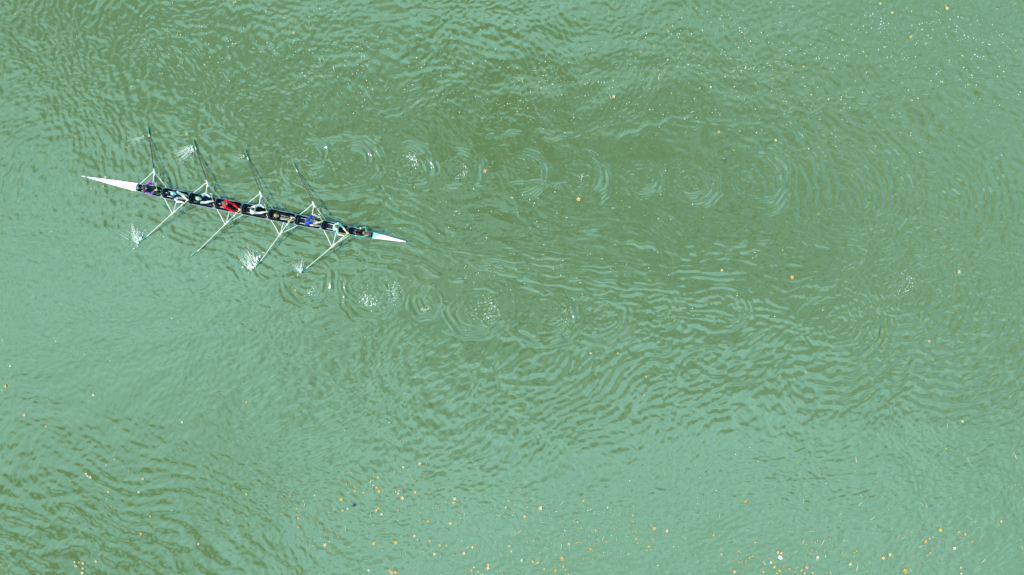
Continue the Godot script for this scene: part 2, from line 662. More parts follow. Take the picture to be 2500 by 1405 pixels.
func water_at(x: float, z: float) -> float:
	var i := clampi(first_x + int(round((x - X0) / GRID)), 0, xs.size() - 1)
	var j := clampi(first_z + int(round((z - Z0) / GRID)), 0, zs.size() - 1)
	return heights[j * xs.size() + i]


# ------------------------------------------------------------------ bodies: smooth skin over tapered bones
func skin(bones: Array, cell: float, k: float) -> Array:
	# bones: [from, to, radius, radius]; returns [vertices, normals, indices] of the surface round all of them
	var lo := Vector3.INF
	var hi := -Vector3.INF
	for b in bones:
		var r := Vector3.ONE * (maxf(b[2], b[3]) + cell * 3.0)
		lo = lo.min(b[0] - r).min(b[1] - r)
		hi = hi.max(b[0] + r).max(b[1] + r)
	var nx := int((hi.x - lo.x) / cell) + 2
	var ny := int((hi.y - lo.y) / cell) + 2
	var nz := int((hi.z - lo.z) / cell) + 2
	var f := PackedFloat32Array()
	f.resize(nx * ny * nz)
	f.fill(1.0)
	for b in bones:
		var a: Vector3 = b[0]
		var e: Vector3 = b[1]
		var ra: float = b[2]
		var rb: float = b[3]
		var m := maxf(ra, rb) + k + cell * 2.0
		var p0 := (a.min(e) - Vector3.ONE * m - lo) / cell
		var p1 := (a.max(e) + Vector3.ONE * m - lo) / cell
		var ae := e - a
		var l2 := maxf(ae.length_squared(), 1e-9)
		for z in range(maxi(int(p0.z), 0), mini(int(p1.z) + 1, nz)):
			for y in range(maxi(int(p0.y), 0), mini(int(p1.y) + 1, ny)):
				var base := (z * ny + y) * nx
				for x in range(maxi(int(p0.x), 0), mini(int(p1.x) + 1, nx)):
					var p := lo + Vector3(x, y, z) * cell - a
					var t := clampf(p.dot(ae) / l2, 0.0, 1.0)
					var d := (p - ae * t).length() - ra - (rb - ra) * t
					var g := f[base + x]
					var h := maxf(k - absf(g - d), 0.0)
					f[base + x] = minf(g, d) - h * h / k * 0.25
	var verts := PackedVector3Array()
	var norms := PackedVector3Array()
	var idx := PackedInt32Array()
	var ids := PackedInt32Array()
	ids.resize(nx * ny * nz)
	ids.fill(-1)
	var sy := nx
	var sz := nx * ny
	for z in nz - 1:
		for y in ny - 1:
			var base := (z * ny + y) * nx
			for x in nx - 1:
				var c := base + x
				var v0 := f[c]
				if v0 > cell * 3.0:
					continue
				var v1 := f[c + 1]
				var v2 := f[c + sy]
				var v3 := f[c + sy + 1]
				var v4 := f[c + sz]
				var v5 := f[c + sz + 1]
				var v6 := f[c + sz + sy]
				var v7 := f[c + sz + sy + 1]
				var n := int(v0 < 0) + int(v1 < 0) + int(v2 < 0) + int(v3 < 0) + int(v4 < 0) + int(v5 < 0) + int(v6 < 0) + int(v7 < 0)
				if n == 0 or n == 8:
					continue
				var s := Vector3.ZERO
				var q := 0
				if (v0 < 0) != (v1 < 0):
					s += Vector3(v0 / (v0 - v1), 0, 0)
					q += 1
				if (v2 < 0) != (v3 < 0):
					s += Vector3(v2 / (v2 - v3), 1, 0)
					q += 1
				if (v4 < 0) != (v5 < 0):
					s += Vector3(v4 / (v4 - v5), 0, 1)
					q += 1
				if (v6 < 0) != (v7 < 0):
					s += Vector3(v6 / (v6 - v7), 1, 1)
					q += 1
				if (v0 < 0) != (v2 < 0):
					s += Vector3(0, v0 / (v0 - v2), 0)
					q += 1
				if (v1 < 0) != (v3 < 0):
					s += Vector3(1, v1 / (v1 - v3), 0)
					q += 1
				if (v4 < 0) != (v6 < 0):
					s += Vector3(0, v4 / (v4 - v6), 1)
					q += 1
				if (v5 < 0) != (v7 < 0):
					s += Vector3(1, v5 / (v5 - v7), 1)
					q += 1
				if (v0 < 0) != (v4 < 0):
					s += Vector3(0, 0, v0 / (v0 - v4))
					q += 1
				if (v1 < 0) != (v5 < 0):
					s += Vector3(1, 0, v1 / (v1 - v5))
					q += 1
				if (v2 < 0) != (v6 < 0):
					s += Vector3(0, 1, v2 / (v2 - v6))
					q += 1
				if (v3 < 0) != (v7 < 0):
					s += Vector3(1, 1, v3 / (v3 - v7))
					q += 1
				ids[c] = verts.size()
				verts.append(lo + (Vector3(x, y, z) + s / q) * cell)
				norms.append(Vector3(v1 + v3 + v5 + v7 - v0 - v2 - v4 - v6, v2 + v3 + v6 + v7 - v0 - v1 - v4 - v5, v4 + v5 + v6 + v7 - v0 - v1 - v2 - v3).normalized())
	for z in range(1, nz - 1):
		for y in range(1, ny - 1):
			var base := (z * ny + y) * nx
			for x in range(1, nx - 1):
				var c := base + x
				if ids[c] < 0:
					continue
				var inside := f[c] < 0
				if inside != (f[c + 1] < 0):
					face(idx, ids[c], ids[c - sy], ids[c - sy - sz], ids[c - sz], inside)
				if inside != (f[c + sy] < 0):
					face(idx, ids[c], ids[c - sz], ids[c - sz - 1], ids[c - 1], inside)
				if inside != (f[c + sz] < 0):
					face(idx, ids[c], ids[c - 1], ids[c - 1 - sy], ids[c - sy], inside)
	return [verts, norms, idx]


func face(idx: PackedInt32Array, a: int, b: int, c: int, d: int, turn: bool) -> void:
	if a < 0 or b < 0 or c < 0 or d < 0:
		return
	if turn:
		idx.append_array(PackedInt32Array([a, c, b, a, d, c]))
	else:
		idx.append_array(PackedInt32Array([a, b, c, a, c, d]))


func add_skin(into: Array, more: Array, t := Transform3D.IDENTITY, mirror := false) -> void:
	var first: int = into[0].size()
	var mz := Vector3(1, 1, -1) if mirror else Vector3.ONE
	var v: PackedVector3Array = into[0]
	var n: PackedVector3Array = into[1]
	var ix: PackedInt32Array = into[2]
	for p in more[0]:
		v.append(t * (p * mz))
	for p in more[1]:
		n.append((t.basis * (p * mz)).normalized())
	var src: PackedInt32Array = more[2]
	for q in range(0, src.size(), 3):
		ix.append(src[q] + first)
		if mirror:
			ix.append(src[q + 2] + first)
			ix.append(src[q + 1] + first)
		else:
			ix.append(src[q + 1] + first)
			ix.append(src[q + 2] + first)
	into[0] = v
	into[1] = n
	into[2] = ix


func skin_mesh(s: Array) -> ArrayMesh:
	var arrays := []
	arrays.resize(Mesh.ARRAY_MAX)
	arrays[Mesh.ARRAY_VERTEX] = s[0]
	arrays[Mesh.ARRAY_NORMAL] = s[1]
	arrays[Mesh.ARRAY_INDEX] = s[2]
	var m := ArrayMesh.new()
	m.add_surface_from_arrays(Mesh.PRIMITIVE_TRIANGLES, arrays)
	return m


# ------------------------------------------------------------------ the boat
# own axes of the boat: x towards the stern, y up, z towards the oars at the lower side of the photo
var boat := Transform3D(Basis(Vector3.UP, deg_to_rad(-11.465)), Vector3(-14.318, 0, -4.208))
var beam: Curve
const BRACES := [-4.65, -3.2, -1.74, -0.28, 1.18, 2.66, 4.11, 5.6]


func half_beam(x: float) -> float:
	var table := [[-8.77, 0.012], [-8.0, 0.078], [-7.0, 0.152], [-6.05, 0.208], [-5.3, 0.256], [-4.45, 0.292], [-3.0, 0.31], [0.0, 0.318], [2.7, 0.298], [4.5, 0.262], [5.6, 0.225], [6.95, 0.155], [7.8, 0.088], [8.76, 0.008]]
	for i in table.size() - 1:
		if x <= table[i + 1][0]:
			var t: float = (x - table[i][0]) / (table[i + 1][0] - table[i][0])
			return lerpf(table[i][1], table[i + 1][1], t)
	return 0.008


func build_boat() -> void:
	var white := paint("white_gelcoat", 0.88, 0.86, 0.86, 0.25, 0.5)
	var carbon := paint("dark_carbon", 0.012, 0.013, 0.026, 0.35, 0.5)
	var inside := paint("dark_inside", 0.010, 0.010, 0.020, 0.6, 0.4)
	var trim := paint("pale_blue_grey_trim", 0.20, 0.30, 0.34, 0.4)
	var metal := paint("white_tube", 0.50, 0.53, 0.53, 0.35, 0.5)
	var shell := thing("rowing_shell", boat, "long narrow white-decked racing shell with a dark cockpit carrying nine people", "rowing boat")
	# hull: round bottomed skin from gunwale to gunwale
	var st := begin()
	var lines := []
	for i in 81:
		var x := lerpf(-8.77, 8.76, i / 80.0)
		var b := half_beam(x)
		var keel := -0.15 * (1.0 - pow(absf(x) / 8.8, 4.0))
		var line := []
		for k in 15:
			var a := PI * k / 14.0
			line.append(Vector3(x, lerpf(0.235, keel, pow(sin(a), 0.8)), cos(a) * b))
		lines.append(line)
	loft(st, lines)
	part("hull", st.commit(), white, shell)
	# decks fore and aft, crowned
	for deck in [["bow_deck", -8.77, -6.06], ["stern_deck", 6.95, 8.76]]:
		st = begin()
		lines = []
		for i in 25:
			var x := lerpf(deck[1], deck[2], i / 24.0)
			var b := half_beam(x) + 0.012
			var line := []
			for k in 11:
				var s := k / 5.0 - 1.0
				line.append(Vector3(x, 0.238 + 0.05 * (1.0 - s * s) * minf(b / 0.15, 1.0), s * b))
			lines.append(line)
		loft(st, lines, false, true)
		# the end wall of the deck, facing the cockpit
		var last: Array = lines[24 if deck[0] == "bow_deck" else 0]
		for k in 10:
			var p: Vector3 = last[k]
			var q: Vector3 = last[k + 1]
			quad(st, p, q, Vector3(q.x, 0.06, q.z), Vector3(p.x, 0.06, p.z), Vector3(p.x + (-1.0 if deck[0] == "bow_deck" else 1.0), 0.1, 0))
		part(deck[0], st.commit(), white, shell)
	# splash rim across the end of the bow deck
	st = begin()
	tube(st, [Vector3(-6.0, 0.27, -0.225), Vector3(-6.06, 0.30, -0.12), Vector3(-6.075, 0.305, 0.0), Vector3(-6.06, 0.30, 0.12), Vector3(-6.0, 0.27, 0.225)], [0.012, 0.016, 0.017, 0.016, 0.012], 8)
	part("deck_rim", st.commit(), white, shell)
	# bow ball on its stem
	st = begin()
	tube(st, [Vector3(-8.74, 0.235, 0), Vector3(-8.9, 0.238, 0)], [0.016, 0.014], 8)
	part("bow_stem", st.commit(), trim, shell)
	st = begin()
	tube(st, [Vector3(-9.07, 0.24, 0), Vector3(-9.05, 0.24, 0), Vector3(-9.0, 0.24, 0), Vector3(-8.93, 0.24, 0), Vector3(-8.88, 0.24, 0)], [0.006, 0.028, 0.036, 0.032, 0.018], 10)
	part("bow_ball", st.commit(), paint("bow_ball_white", 0.78, 0.76, 0.66, 0.5), shell)
	# inner skin of the cockpit
	st = begin()
	lines = []
	for i in 41:
		var x := lerpf(-6.05, 6.94, i / 40.0)
		var b := half_beam(x) - 0.025
		lines.append([Vector3(x, 0.24, -b), Vector3(x, 0.15, -b * 0.96), Vector3(x, 0.075, -b * 0.85), Vector3(x, 0.055, -b * 0.6), Vector3(x, 0.055, 0), Vector3(x, 0.055, b * 0.6), Vector3(x, 0.075, b * 0.85), Vector3(x, 0.15, b * 0.96), Vector3(x, 0.24, b)])
	loft(st, lines, false, true)
	part("cockpit_lining", st.commit(), inside, shell)
	for s in [-1.0, 1.0]:
		st = begin()
		var pts := []
		var rad := []
		for i in 41:
			var x := lerpf(-6.05, 6.95, i / 40.0)
			pts.append(Vector3(x, 0.245, s * (half_beam(x) - 0.010)))
			rad.append(0.017)
		tube(st, pts, rad, 8)
		part("gunwale", st.commit(), trim, shell)
	for x in BRACES:
		st = begin()
		var b := half_beam(x) - 0.02
		box(st, Transform3D(Basis.IDENTITY, Vector3(x, 0.235, 0)), Vector3(0.045, 0.03, b * 2.0), 0.008)
		for s in [-1.0, 1.0]:
			for e in [-1.0, 1.0]:
				var p := Vector3(x + e * 0.024, 0.245, s * b)
				tri(st, p, p + Vector3(e * 0.11, 0, 0), p + Vector3(0, 0, -s * 0.07), Vector3.UP, Vector3.UP, Vector3.UP)
		part("cross_brace", st.commit(), trim, shell)
		# foot stretcher just sternward of the brace, with a strip on its back
		st = begin()
		box(st, Transform3D(Basis(Vector3(0, 0, 1), -0.7), Vector3(x + 0.06, 0.15, 0)), Vector3(0.03, 0.22, 0.36), 0.006)
		part("foot_stretcher", st.commit(), carbon, shell)
		st = begin()
	st = begin()
	box(st, Transform3D(Basis(Vector3(0, 0, 1), -0.7), Vector3(2.79, 0.165, 0.0)), Vector3(0.02, 0.05, 0.30), 0.004)
	part("green_strip", st.commit(), paint("green_strip", 0.03, 0.30, 0.14), shell)
	for i in 8:
		var mid: float = BRACES[i] - 0.72
		for s in [-1.0, 1.0]:
			st = begin()
			box(st, Transform3D(Basis.IDENTITY, Vector3(mid, 0.125, s * 0.135)), Vector3(0.95, 0.022, 0.026), 0.004)
			part("slide_rail", st.commit(), paint("rail_silver", 0.66, 0.68, 0.72, 0.3), shell)
	for d in CREW:
		st = begin()
		box(st, Transform3D(Basis.IDENTITY, Vector3(d.head.x - 0.26, 0.155, 0.0)), Vector3(0.27, 0.035, 0.29), 0.012)
		part("seat", st.commit(), carbon, shell)
	# riggers
	for i in 8:
		var pin := Vector3(PINS[i][0], 0.30, PINS[i][1])
		var s := signf(pin.z)
		var rig := group_node("rigger", shell)
		var hx := pin.x
		st = begin()
		var f := Vector3(hx - 0.66, 0.24, s * (half_beam(hx - 0.66) - 0.005))
		tube(st, [f, f.lerp(pin, 0.5) + Vector3(0, 0.02, 0), f.lerp(pin, 0.80) + Vector3(-0.02, 0.015, s * 0.02), pin + Vector3(-0.07, 0, -s * 0.02), pin], [0.022, 0.024, 0.024, 0.022, 0.022], 10)
		part("front_stay", st.commit(), metal, rig)
		st = begin()
		f = Vector3(hx + 0.03, 0.24, s * (half_beam(hx) - 0.005))
		tube(st, [f, f.lerp(pin, 0.55), pin + Vector3(0, -0.02, -s * 0.04)], [0.028, 0.026, 0.024], 10)
		part("main_stay", st.commit(), metal, rig)
		st = begin()
		f = Vector3(hx + 0.79, 0.24, s * (half_beam(hx + 0.79) - 0.005))
		tube(st, [f, f.lerp(pin, 0.5), pin + Vector3(0.03, 0.02, -s * 0.03)], [0.022, 0.024, 0.024], 10)
		part("back_stay", st.commit(), metal, rig)
		st = begin()
		var ax := oar_axis(i)
		var bz := Basis(ax, Vector3.UP, ax.cross(Vector3.UP)).orthonormalized()
		box(st, Transform3D(bz, pin + Vector3(0, 0.005, 0)), Vector3(0.09, 0.07, 0.085), 0.012)
		box(st, Transform3D(bz, pin + bz * Vector3(0, 0.075, 0)), Vector3(0.07, 0.016, 0.09), 0.004)
		tube(st, [pin + Vector3(0, -0.06, 0), pin + Vector3(0, 0.115, 0)], [0.012, 0.012], 8)
		part("oarlock", st.commit(), paint("oarlock_cream", 0.72, 0.72, 0.50, 0.5), rig)


# ------------------------------------------------------------------ oars
const PINS := [[-5.24, -1.0], [-3.81, 0.99], [-2.33, -0.98], [-0.91, 0.99], [0.61, -0.98], [2.07, 0.95], [3.52, -1.0], [4.96, 1.03]]
const TIPS := [[-6.26, -3.35], [-5.39, 2.86], [-3.71, -3.14], [-2.51, 3.11], [-0.84, -3.16], [1.01, 3.0], [1.85, -3.01], [3.44, 2.83]]


func oar_axis(i: int) -> Vector3:
	# from the handle towards the blade, in the boat's axes
	return (Vector3(TIPS[i][0], -0.03, TIPS[i][1]) - Vector3(PINS[i][0], 0.335, PINS[i][1])).normalized()


func inboard(i: int) -> float:
	return 1.10 if i == 0 else 1.15 if i % 2 == 0 else 1.2


func build_oars() -> void:
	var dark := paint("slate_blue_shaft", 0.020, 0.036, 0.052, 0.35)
	var pale := paint("sunlit_pale_shaft", 0.38, 0.42, 0.40, 0.3)  # sun on the lower shafts, painted in as a paler colour
	var white := paint("white_sleeve", 0.74, 0.76, 0.76, 0.45)
	var grip := paint("lime_grip", 0.50, 0.55, 0.06, 0.7)
	var blade_green := paint("green_blade", 0.10, 0.42, 0.24, 0.35)
	var where := ["held by the rower in purple", "held by the rower with the teal cap", "held by the rower with the pale green cap", "held by the rower in red", "held by the rower in the white long-sleeved top", "held by the bare-legged rower in black", "held by the rower in the bright blue shirt", "held by the stroke rower nearest the cox"]
	for i in 8:
		var ax := oar_axis(i)
		var pin := Vector3(PINS[i][0], 0.335, PINS[i][1])
		var tip := Vector3(TIPS[i][0], -0.03, TIPS[i][1])
		var out := (tip - pin).length()
		var upper := i % 2 == 0
		var t := boat * Transform3D(Basis(ax, Vector3.UP, ax.cross(Vector3.UP)).orthonormalized(), pin)
		var o := thing("oar", t, ("dark slate upper-side oar " if upper else "lower-side oar painted pale as sunlit, ") + where[i], "oar", "oars of the racing shell")
		var st := begin()
		tube(st, [Vector3(-inboard(i), 0, 0), Vector3(0, 0, 0), Vector3(out - 0.5, 0, 0)], [0.022, 0.029, 0.022], 10)
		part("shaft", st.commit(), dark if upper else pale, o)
		st = begin()
		tube(st, [Vector3(-0.22, 0, 0), Vector3(0.16, 0, 0)], [0.030, 0.030], 12)
		tube(st, [Vector3(-0.16, 0, 0), Vector3(-0.13, 0, 0)], [0.048, 0.048], 14)
		part("sleeve", st.commit(), white, o)
		st = begin()
		tube(st, [Vector3(-0.72, 0, 0), Vector3(-0.63, 0, 0)], [0.034, 0.034], 12)
		part("collar", st.commit(), white, o)
		st = begin()
		tube(st, [Vector3(-inboard(i), 0, 0), Vector3(-inboard(i) + 0.03, 0, 0), Vector3(-inboard(i) + 0.42, 0, 0), Vector3(-inboard(i) + 0.44, 0, 0)], [0.020, 0.025, 0.025, 0.021], 10)
		part("grip", st.commit(), grip, o)
		st = begin()
		tube(st, [Vector3(out - 0.66, 0, 0), Vector3(out - 0.5, 0, 0), Vector3(out - 0.42, 0, 0)], [0.021, 0.024, 0.018], 10)
		part("neck", st.commit(), white, o)
		# hatchet blade, squared and slightly cupped
		st = begin()
		var tilt := 0.34 if i == 0 or i == 3 else 0.16
		var front := []
		var back := []
		for q in 9:
			var u := q / 8.0
			var x := lerpf(out - 0.52, out, u)
			var hi_edge := lerpf(0.02, 0.10, smoothstep(0.0, 0.45, u)) - 0.03 * smoothstep(0.85, 1.0, u)
			var lo_edge := lerpf(-0.02, -0.155, smoothstep(0.0, 0.4, u)) + 0.03 * smoothstep(0.85, 1.0, u)
			var fl := []
			var bl := []
			for w in 7:
				var v := lerpf(lo_edge, hi_edge, w / 6.0)
				var cup := 0.03 * u - 0.9 * v * v
				fl.append(Vector3(x, v * cos(tilt), cup + v * sin(tilt) + 0.007))
				bl.append(Vector3(x, v * cos(tilt), cup + v * sin(tilt) - 0.007))
			front.append(fl)
			back.append(bl)
		loft(st, front)
		loft(st, back, false, true)
		for q in 8:
			for e in [0, 6]:
				quad(st, front[q][e], front[q + 1][e], back[q + 1][e], back[q][e], front[q][3])
		for w in 6:
			quad(st, front[8][w], front[8][w + 1], back[8][w + 1], back[8][w], front[4][3])
		part("blade", st.commit(), blade_green, o)


# ------------------------------------------------------------------ people
# head: place of the head in the boat's axes; foot: how far sternward of the head the feet are
var CREW := [
	{"head": Vector3(-5.22, 0.97, -0.02), "label": "rower nearest the bow in a purple top with magenta-painted sunlit sleeves, dark hair and green leggings", "shirt": "purple", "sleeve": "long", "legs": "green", "hair": "dark_brown", "bare": false},
	{"head": Vector3(-3.66, 0.97, -0.03), "label": "second rower from the bow in a teal cap and navy vest with white sleeves", "shirt": "navy", "sleeve": "white", "legs": "black", "hair": "brown", "cap": "teal", "bare": true},
	{"head": Vector3(-2.31, 0.96, -0.03), "label": "third rower from the bow, in pale green cap, white sleeves and navy leggings", "shirt": "black", "sleeve": "white", "legs": "navy", "hair": "brown", "cap": "mint", "bare": false},
	{"head": Vector3(-0.88, 0.98, -0.06), "label": "rower in a bright red long-sleeved top and black leggings amidships", "shirt": "red", "sleeve": "long", "legs": "black", "hair": "brown", "bare": false},
	{"head": Vector3(0.63, 0.98, -0.06), "label": "rower with dark grey hair in a white long-sleeved top, beside the red one", "shirt": "white", "sleeve": "long", "legs": "black", "hair": "grey", "bare": false},
	{"head": Vector3(1.91, 0.97, 0.03), "label": "fair-haired rower all in black with bare knees, between the white and the blue shirts", "shirt": "black", "sleeve": "long", "legs": "black", "hair": "fair", "bare": true},
	{"head": Vector3(3.64, 0.98, -0.08), "label": "rower in a bright blue T-shirt with bare arms and bare thighs", "shirt": "blue", "sleeve": "short", "legs": "black", "hair": "dark_brown", "bare": true},
	{"head": Vector3(5.16, 0.96, -0.05), "label": "stroke rower in a pale teal and white T-shirt and black leggings, facing the cox", "shirt": "teal", "sleeve": "short", "legs": "black", "hair": "brown", "bare": false},
]


func colour(called: String) -> StandardMaterial3D:
	var table := {
		"purple": [0.035, 0.009, 0.11], "magenta": [0.60, 0.16, 0.60], "navy": [0.012, 0.018, 0.11], "white": [0.74, 0.72, 0.74], "black": [0.010, 0.009, 0.010], "red": [0.66, 0.006, 0.022],  # magenta is the sunlit tone of the purple sleeves
		"blue": [0.006, 0.06, 0.55], "teal": [0.30, 0.56, 0.54], "green": [0.02, 0.10, 0.03], "mint": [0.38, 0.62, 0.36], "coat_teal": [0.05, 0.20, 0.18], "coral": [0.62, 0.12, 0.12],
	}
	var c: Array = table[called]
	return cloth("cloth_" + called, c[0], c[1], c[2])


func hair_paint(called: String) -> StandardMaterial3D:
	var table := {"dark_brown": [0.025, 0.012, 0.006], "brown": [0.13, 0.075, 0.03], "grey": [0.045, 0.045, 0.06], "fair": [0.30, 0.20, 0.10]}
	var c: Array = table[called]
	return paint("hair_" + called, c[0], c[1], c[2], 0.55)


var head_skin: Array
var hand_skin: Array


func make_prototypes() -> void:
	# a head that looks along +x, its middle at the origin, and a right hand closed on a bar that runs along z
	head_skin = skin([
		[Vector3(-0.03, 0.03, 0), Vector3(0.02, 0.028, 0), 0.088, 0.086], [Vector3(0.03, -0.04, 0), Vector3(0.062, -0.085, 0), 0.056, 0.034],
		[Vector3(0.045, -0.02, 0.034), Vector3(0.04, -0.05, 0.03), 0.038, 0.032], [Vector3(0.045, -0.02, -0.034), Vector3(0.04, -0.05, -0.03), 0.038, 0.032],
		[Vector3(0.10, 0.012, 0), Vector3(0.118, -0.028, 0), 0.010, 0.015], [Vector3(0.088, 0.034, 0.028), Vector3(0.088, 0.034, -0.028), 0.017, 0.017],
		[Vector3(-0.005, -0.015, 0.086), Vector3(-0.012, 0.022, 0.092), 0.013, 0.015], [Vector3(-0.005, -0.015, -0.086), Vector3(-0.012, 0.022, -0.092), 0.013, 0.015],
		[Vector3(-0.02, -0.05, 0), Vector3(-0.04, -0.15, 0), 0.056, 0.058],
	], 0.010, 0.016)
	var hb := [[Vector3(-0.105, 0.035, 0), Vector3(-0.075, 0.036, 0), 0.027, 0.026], [Vector3(-0.075, 0.036, 0.012), Vector3(-0.045, 0.038, 0.02), 0.022, 0.018], [Vector3(-0.075, 0.036, -0.012), Vector3(-0.045, 0.038, -0.02), 0.022, 0.018]]
	for k in 4:
		var z := -0.034 + 0.0225 * k
		var len_k: float = [0.92, 1.04, 1.0, 0.80][k]
		var knuckle := Vector3(-0.022, 0.042, z)
		var mid := Vector3(0.028 * len_k, 0.034, z * 1.03)
		var far := Vector3(0.040 * len_k, -0.008, z * 1.02)
		var end := Vector3(0.018 * len_k, -0.034, z)
		hb.append([Vector3(-0.055, 0.037, z * 0.7), knuckle, 0.013, 0.0105])
		hb.append([knuckle, mid, 0.0105, 0.0092])
		hb.append([mid, far, 0.0092, 0.0085])
		hb.append([far, end, 0.0085, 0.0075])
	hb.append([Vector3(-0.085, 0.026, -0.022), Vector3(-0.05, 0.0, -0.046), 0.015, 0.012])
	hb.append([Vector3(-0.05, 0.0, -0.046), Vector3(-0.018, -0.026, -0.040), 0.011, 0.0095])
	hb.append([Vector3(-0.018, -0.026, -0.040), Vector3(0.008, -0.036, -0.026), 0.0095, 0.008])
	hand_skin = skin(hb, 0.0055, 0.006)


func bend(a: Vector3, c: Vector3, l1: float, l2: float, pole: Vector3) -> Vector3:
	# the middle joint of a two-boned limb from a to c
	var d := c - a
	var dist := d.length()
	var k := maxf(1.0, dist / (l1 + l2) * 1.01)
	var x := (l1 * l1 * k * k - l2 * l2 * k * k + dist * dist) / (2.0 * dist)
	var h := sqrt(maxf(l1 * l1 * k * k - x * x, 0.0))
	var n := d / dist
	var side := (pole - n * pole.dot(n)).normalized()
	return a + n * x + side * h


func grip_frame(c: Vector3, bar: Vector3, elbow: Vector3) -> Transform3D:
	# hand frame: x from the wrist over the bar, z along the bar
	var z := bar.normalized()
	var fwd := (c - elbow)
	fwd = (fwd - z * fwd.dot(z)).normalized()
	var up := z.cross(fwd)
	if up.y < 0.0:
		z = -z
		up = -up
	return Transform3D(Basis(fwd, up, z), c)


func figure(root: Node3D, d: Dictionary, head: Vector3, hips: Vector3, hands: Array, bars: Array, feet: Array) -> void:
	# the whole of one seated person in the axes of root, facing +x. hands and bars: left then right
	var skin_m := paint("skin_light", 0.82, 0.57, 0.48, 0.5, 0.4)
	skin_m.subsurf_scatter_enabled = true
	skin_m.subsurf_scatter_strength = 0.08
	var neck := head + Vector3(-0.035, -0.14, 0)
	var top := neck + Vector3(-0.02, -0.075, 0)
	var waist := hips.lerp(top, 0.38) + Vector3(-0.03, 0, 0)
	var chest := hips.lerp(top, 0.74) + Vector3(-0.03, 0, 0)
	var torso := [[hips + Vector3(0, 0, -0.07), hips + Vector3(0, 0, 0.07), 0.115, 0.115], [hips, waist, 0.12, 0.115], [waist + Vector3(0, 0, -0.03), chest + Vector3(0, 0, -0.06), 0.11, 0.115], [waist + Vector3(0, 0, 0.03), chest + Vector3(0, 0, 0.06), 0.11, 0.115], [chest, top, 0.12, 0.075]]
	var arms := [[], []]
	var legs := [[], []]
	var flesh := [[top, head + Vector3(-0.02, -0.05, 0), 0.06, 0.055]] + torso
	for s in 2:
		var sg := -1.0 if s == 0 else 1.0
		var sh := top + Vector3(0.02, -0.03, sg * 0.165)
		var hand: Vector3 = hands[s]
		var el := bend(sh, hand, 0.29, 0.33, Vector3(-0.1, -0.55, sg * 0.8))
		var fr := grip_frame(hand, bars[s], el)
		var wrist := fr * Vector3(-0.09, 0.035, 0)
		arms[s] = [[top + Vector3(0, -0.01, sg * 0.05), sh, 0.062, 0.060], [sh, el, 0.054, 0.042], [el, el.lerp(wrist, 0.35), 0.043, 0.044], [el.lerp(wrist, 0.35), wrist, 0.044, 0.027]]
		d["frame%d" % s] = fr
		flesh += arms[s]
		var hip := hips + Vector3(0.03, -0.01, sg * 0.085)
		var ankle: Vector3 = feet[s]
		var knee := bend(hip, ankle, 0.43, 0.42, Vector3(0.1, 1.0, sg * 0.12))
		legs[s] = [[hip, knee, 0.088, 0.060], [knee, knee.lerp(ankle, 0.4), 0.060, 0.056], [knee.lerp(ankle, 0.4), ankle, 0.056, 0.036]]
		flesh += legs[s]
		flesh.append([ankle + Vector3(-0.03, -0.02, 0), ankle + Vector3(0.05, 0.10, 0), 0.038, 0.030])
	var body := skin(flesh, 0.019, 0.03)
	var turn := Transform3D(Basis(Vector3(0, 0, 1), d.get("nod", -0.12)), head)
	add_skin(body, head_skin, turn)
	for s in 2:
		add_skin(body, hand_skin, d["frame%d" % s], s == 1)
	part("body", skin_mesh(body), skin_m, root)
	# clothes, a little outside the body
	var ease := 0.013
	var shirt := []
	for b in torso:
		shirt.append([b[0], b[1], b[2] + ease, b[3] + ease])
	for s in 2:
		shirt.append([arms[s][0][0], arms[s][0][1], arms[s][0][2] + ease * 0.8, arms[s][0][3] + ease])
		var sh: Vector3 = arms[s][1][0]
		var el: Vector3 = arms[s][1][1]
		if d.sleeve == "long":
			for q in [1, 2, 3]:
				var b: Array = arms[s][q]
				shirt.append([b[0], b[1].lerp(b[0], 0.08) if q == 3 else b[1], b[2] + ease, b[3] + ease])
		elif d.sleeve == "short":
			shirt.append([sh, sh.lerp(el, 0.45), 0.068, 0.066])
		else:
			shirt.append([sh, sh.lerp(el, 0.12), 0.068, 0.066])
	var shirt_part := part(d.get("top_name", "shirt"), skin_mesh(skin(shirt, 0.019, 0.03)), colour(d.shirt), root)
	if d.shirt == "purple" or d.sleeve == "white":
		for s in 2:
			var sl := []
			for q in [1, 2, 3]:
				var b: Array = arms[s][q]
				var off := Vector3(0, 0.012, (-0.02 if s == 0 else 0.02)) if d.shirt == "purple" else Vector3.ZERO  # on purple arms, shifted outward to paint their sunlit sides magenta
				var grow := 0.010 if d.shirt == "purple" else 0.018
				var from: Vector3 = b[0].lerp(b[1], 0.1) if q == 1 else b[0]
				sl.append([from + off, (b[1].lerp(b[0], 0.1) if q == 3 else b[1]) + off, b[2] + grow, b[3] + grow])
			part("sleeve", skin_mesh(skin(sl, 0.017, 0.02)), colour("magenta" if d.shirt == "purple" else "white"), root)
	var lg := [[hips + Vector3(0, -0.01, -0.07), hips + Vector3(0, -0.01, 0.07), 0.125, 0.125]]
	for s in 2:
		for q in 3:
			var b: Array = legs[s][q]
			if d.bare:
				if q == 0:
					lg.append([b[0], b[0].lerp(b[1], 0.38), b[2] + ease, b[2] - 0.008 + ease])
			else:
				lg.append([b[0], b[1], b[2] + ease * 0.8, b[3] + ease * 0.8])
	part("shorts" if d.bare else "leggings", skin_mesh(skin(lg, 0.019, 0.03)), colour(d.legs), root)
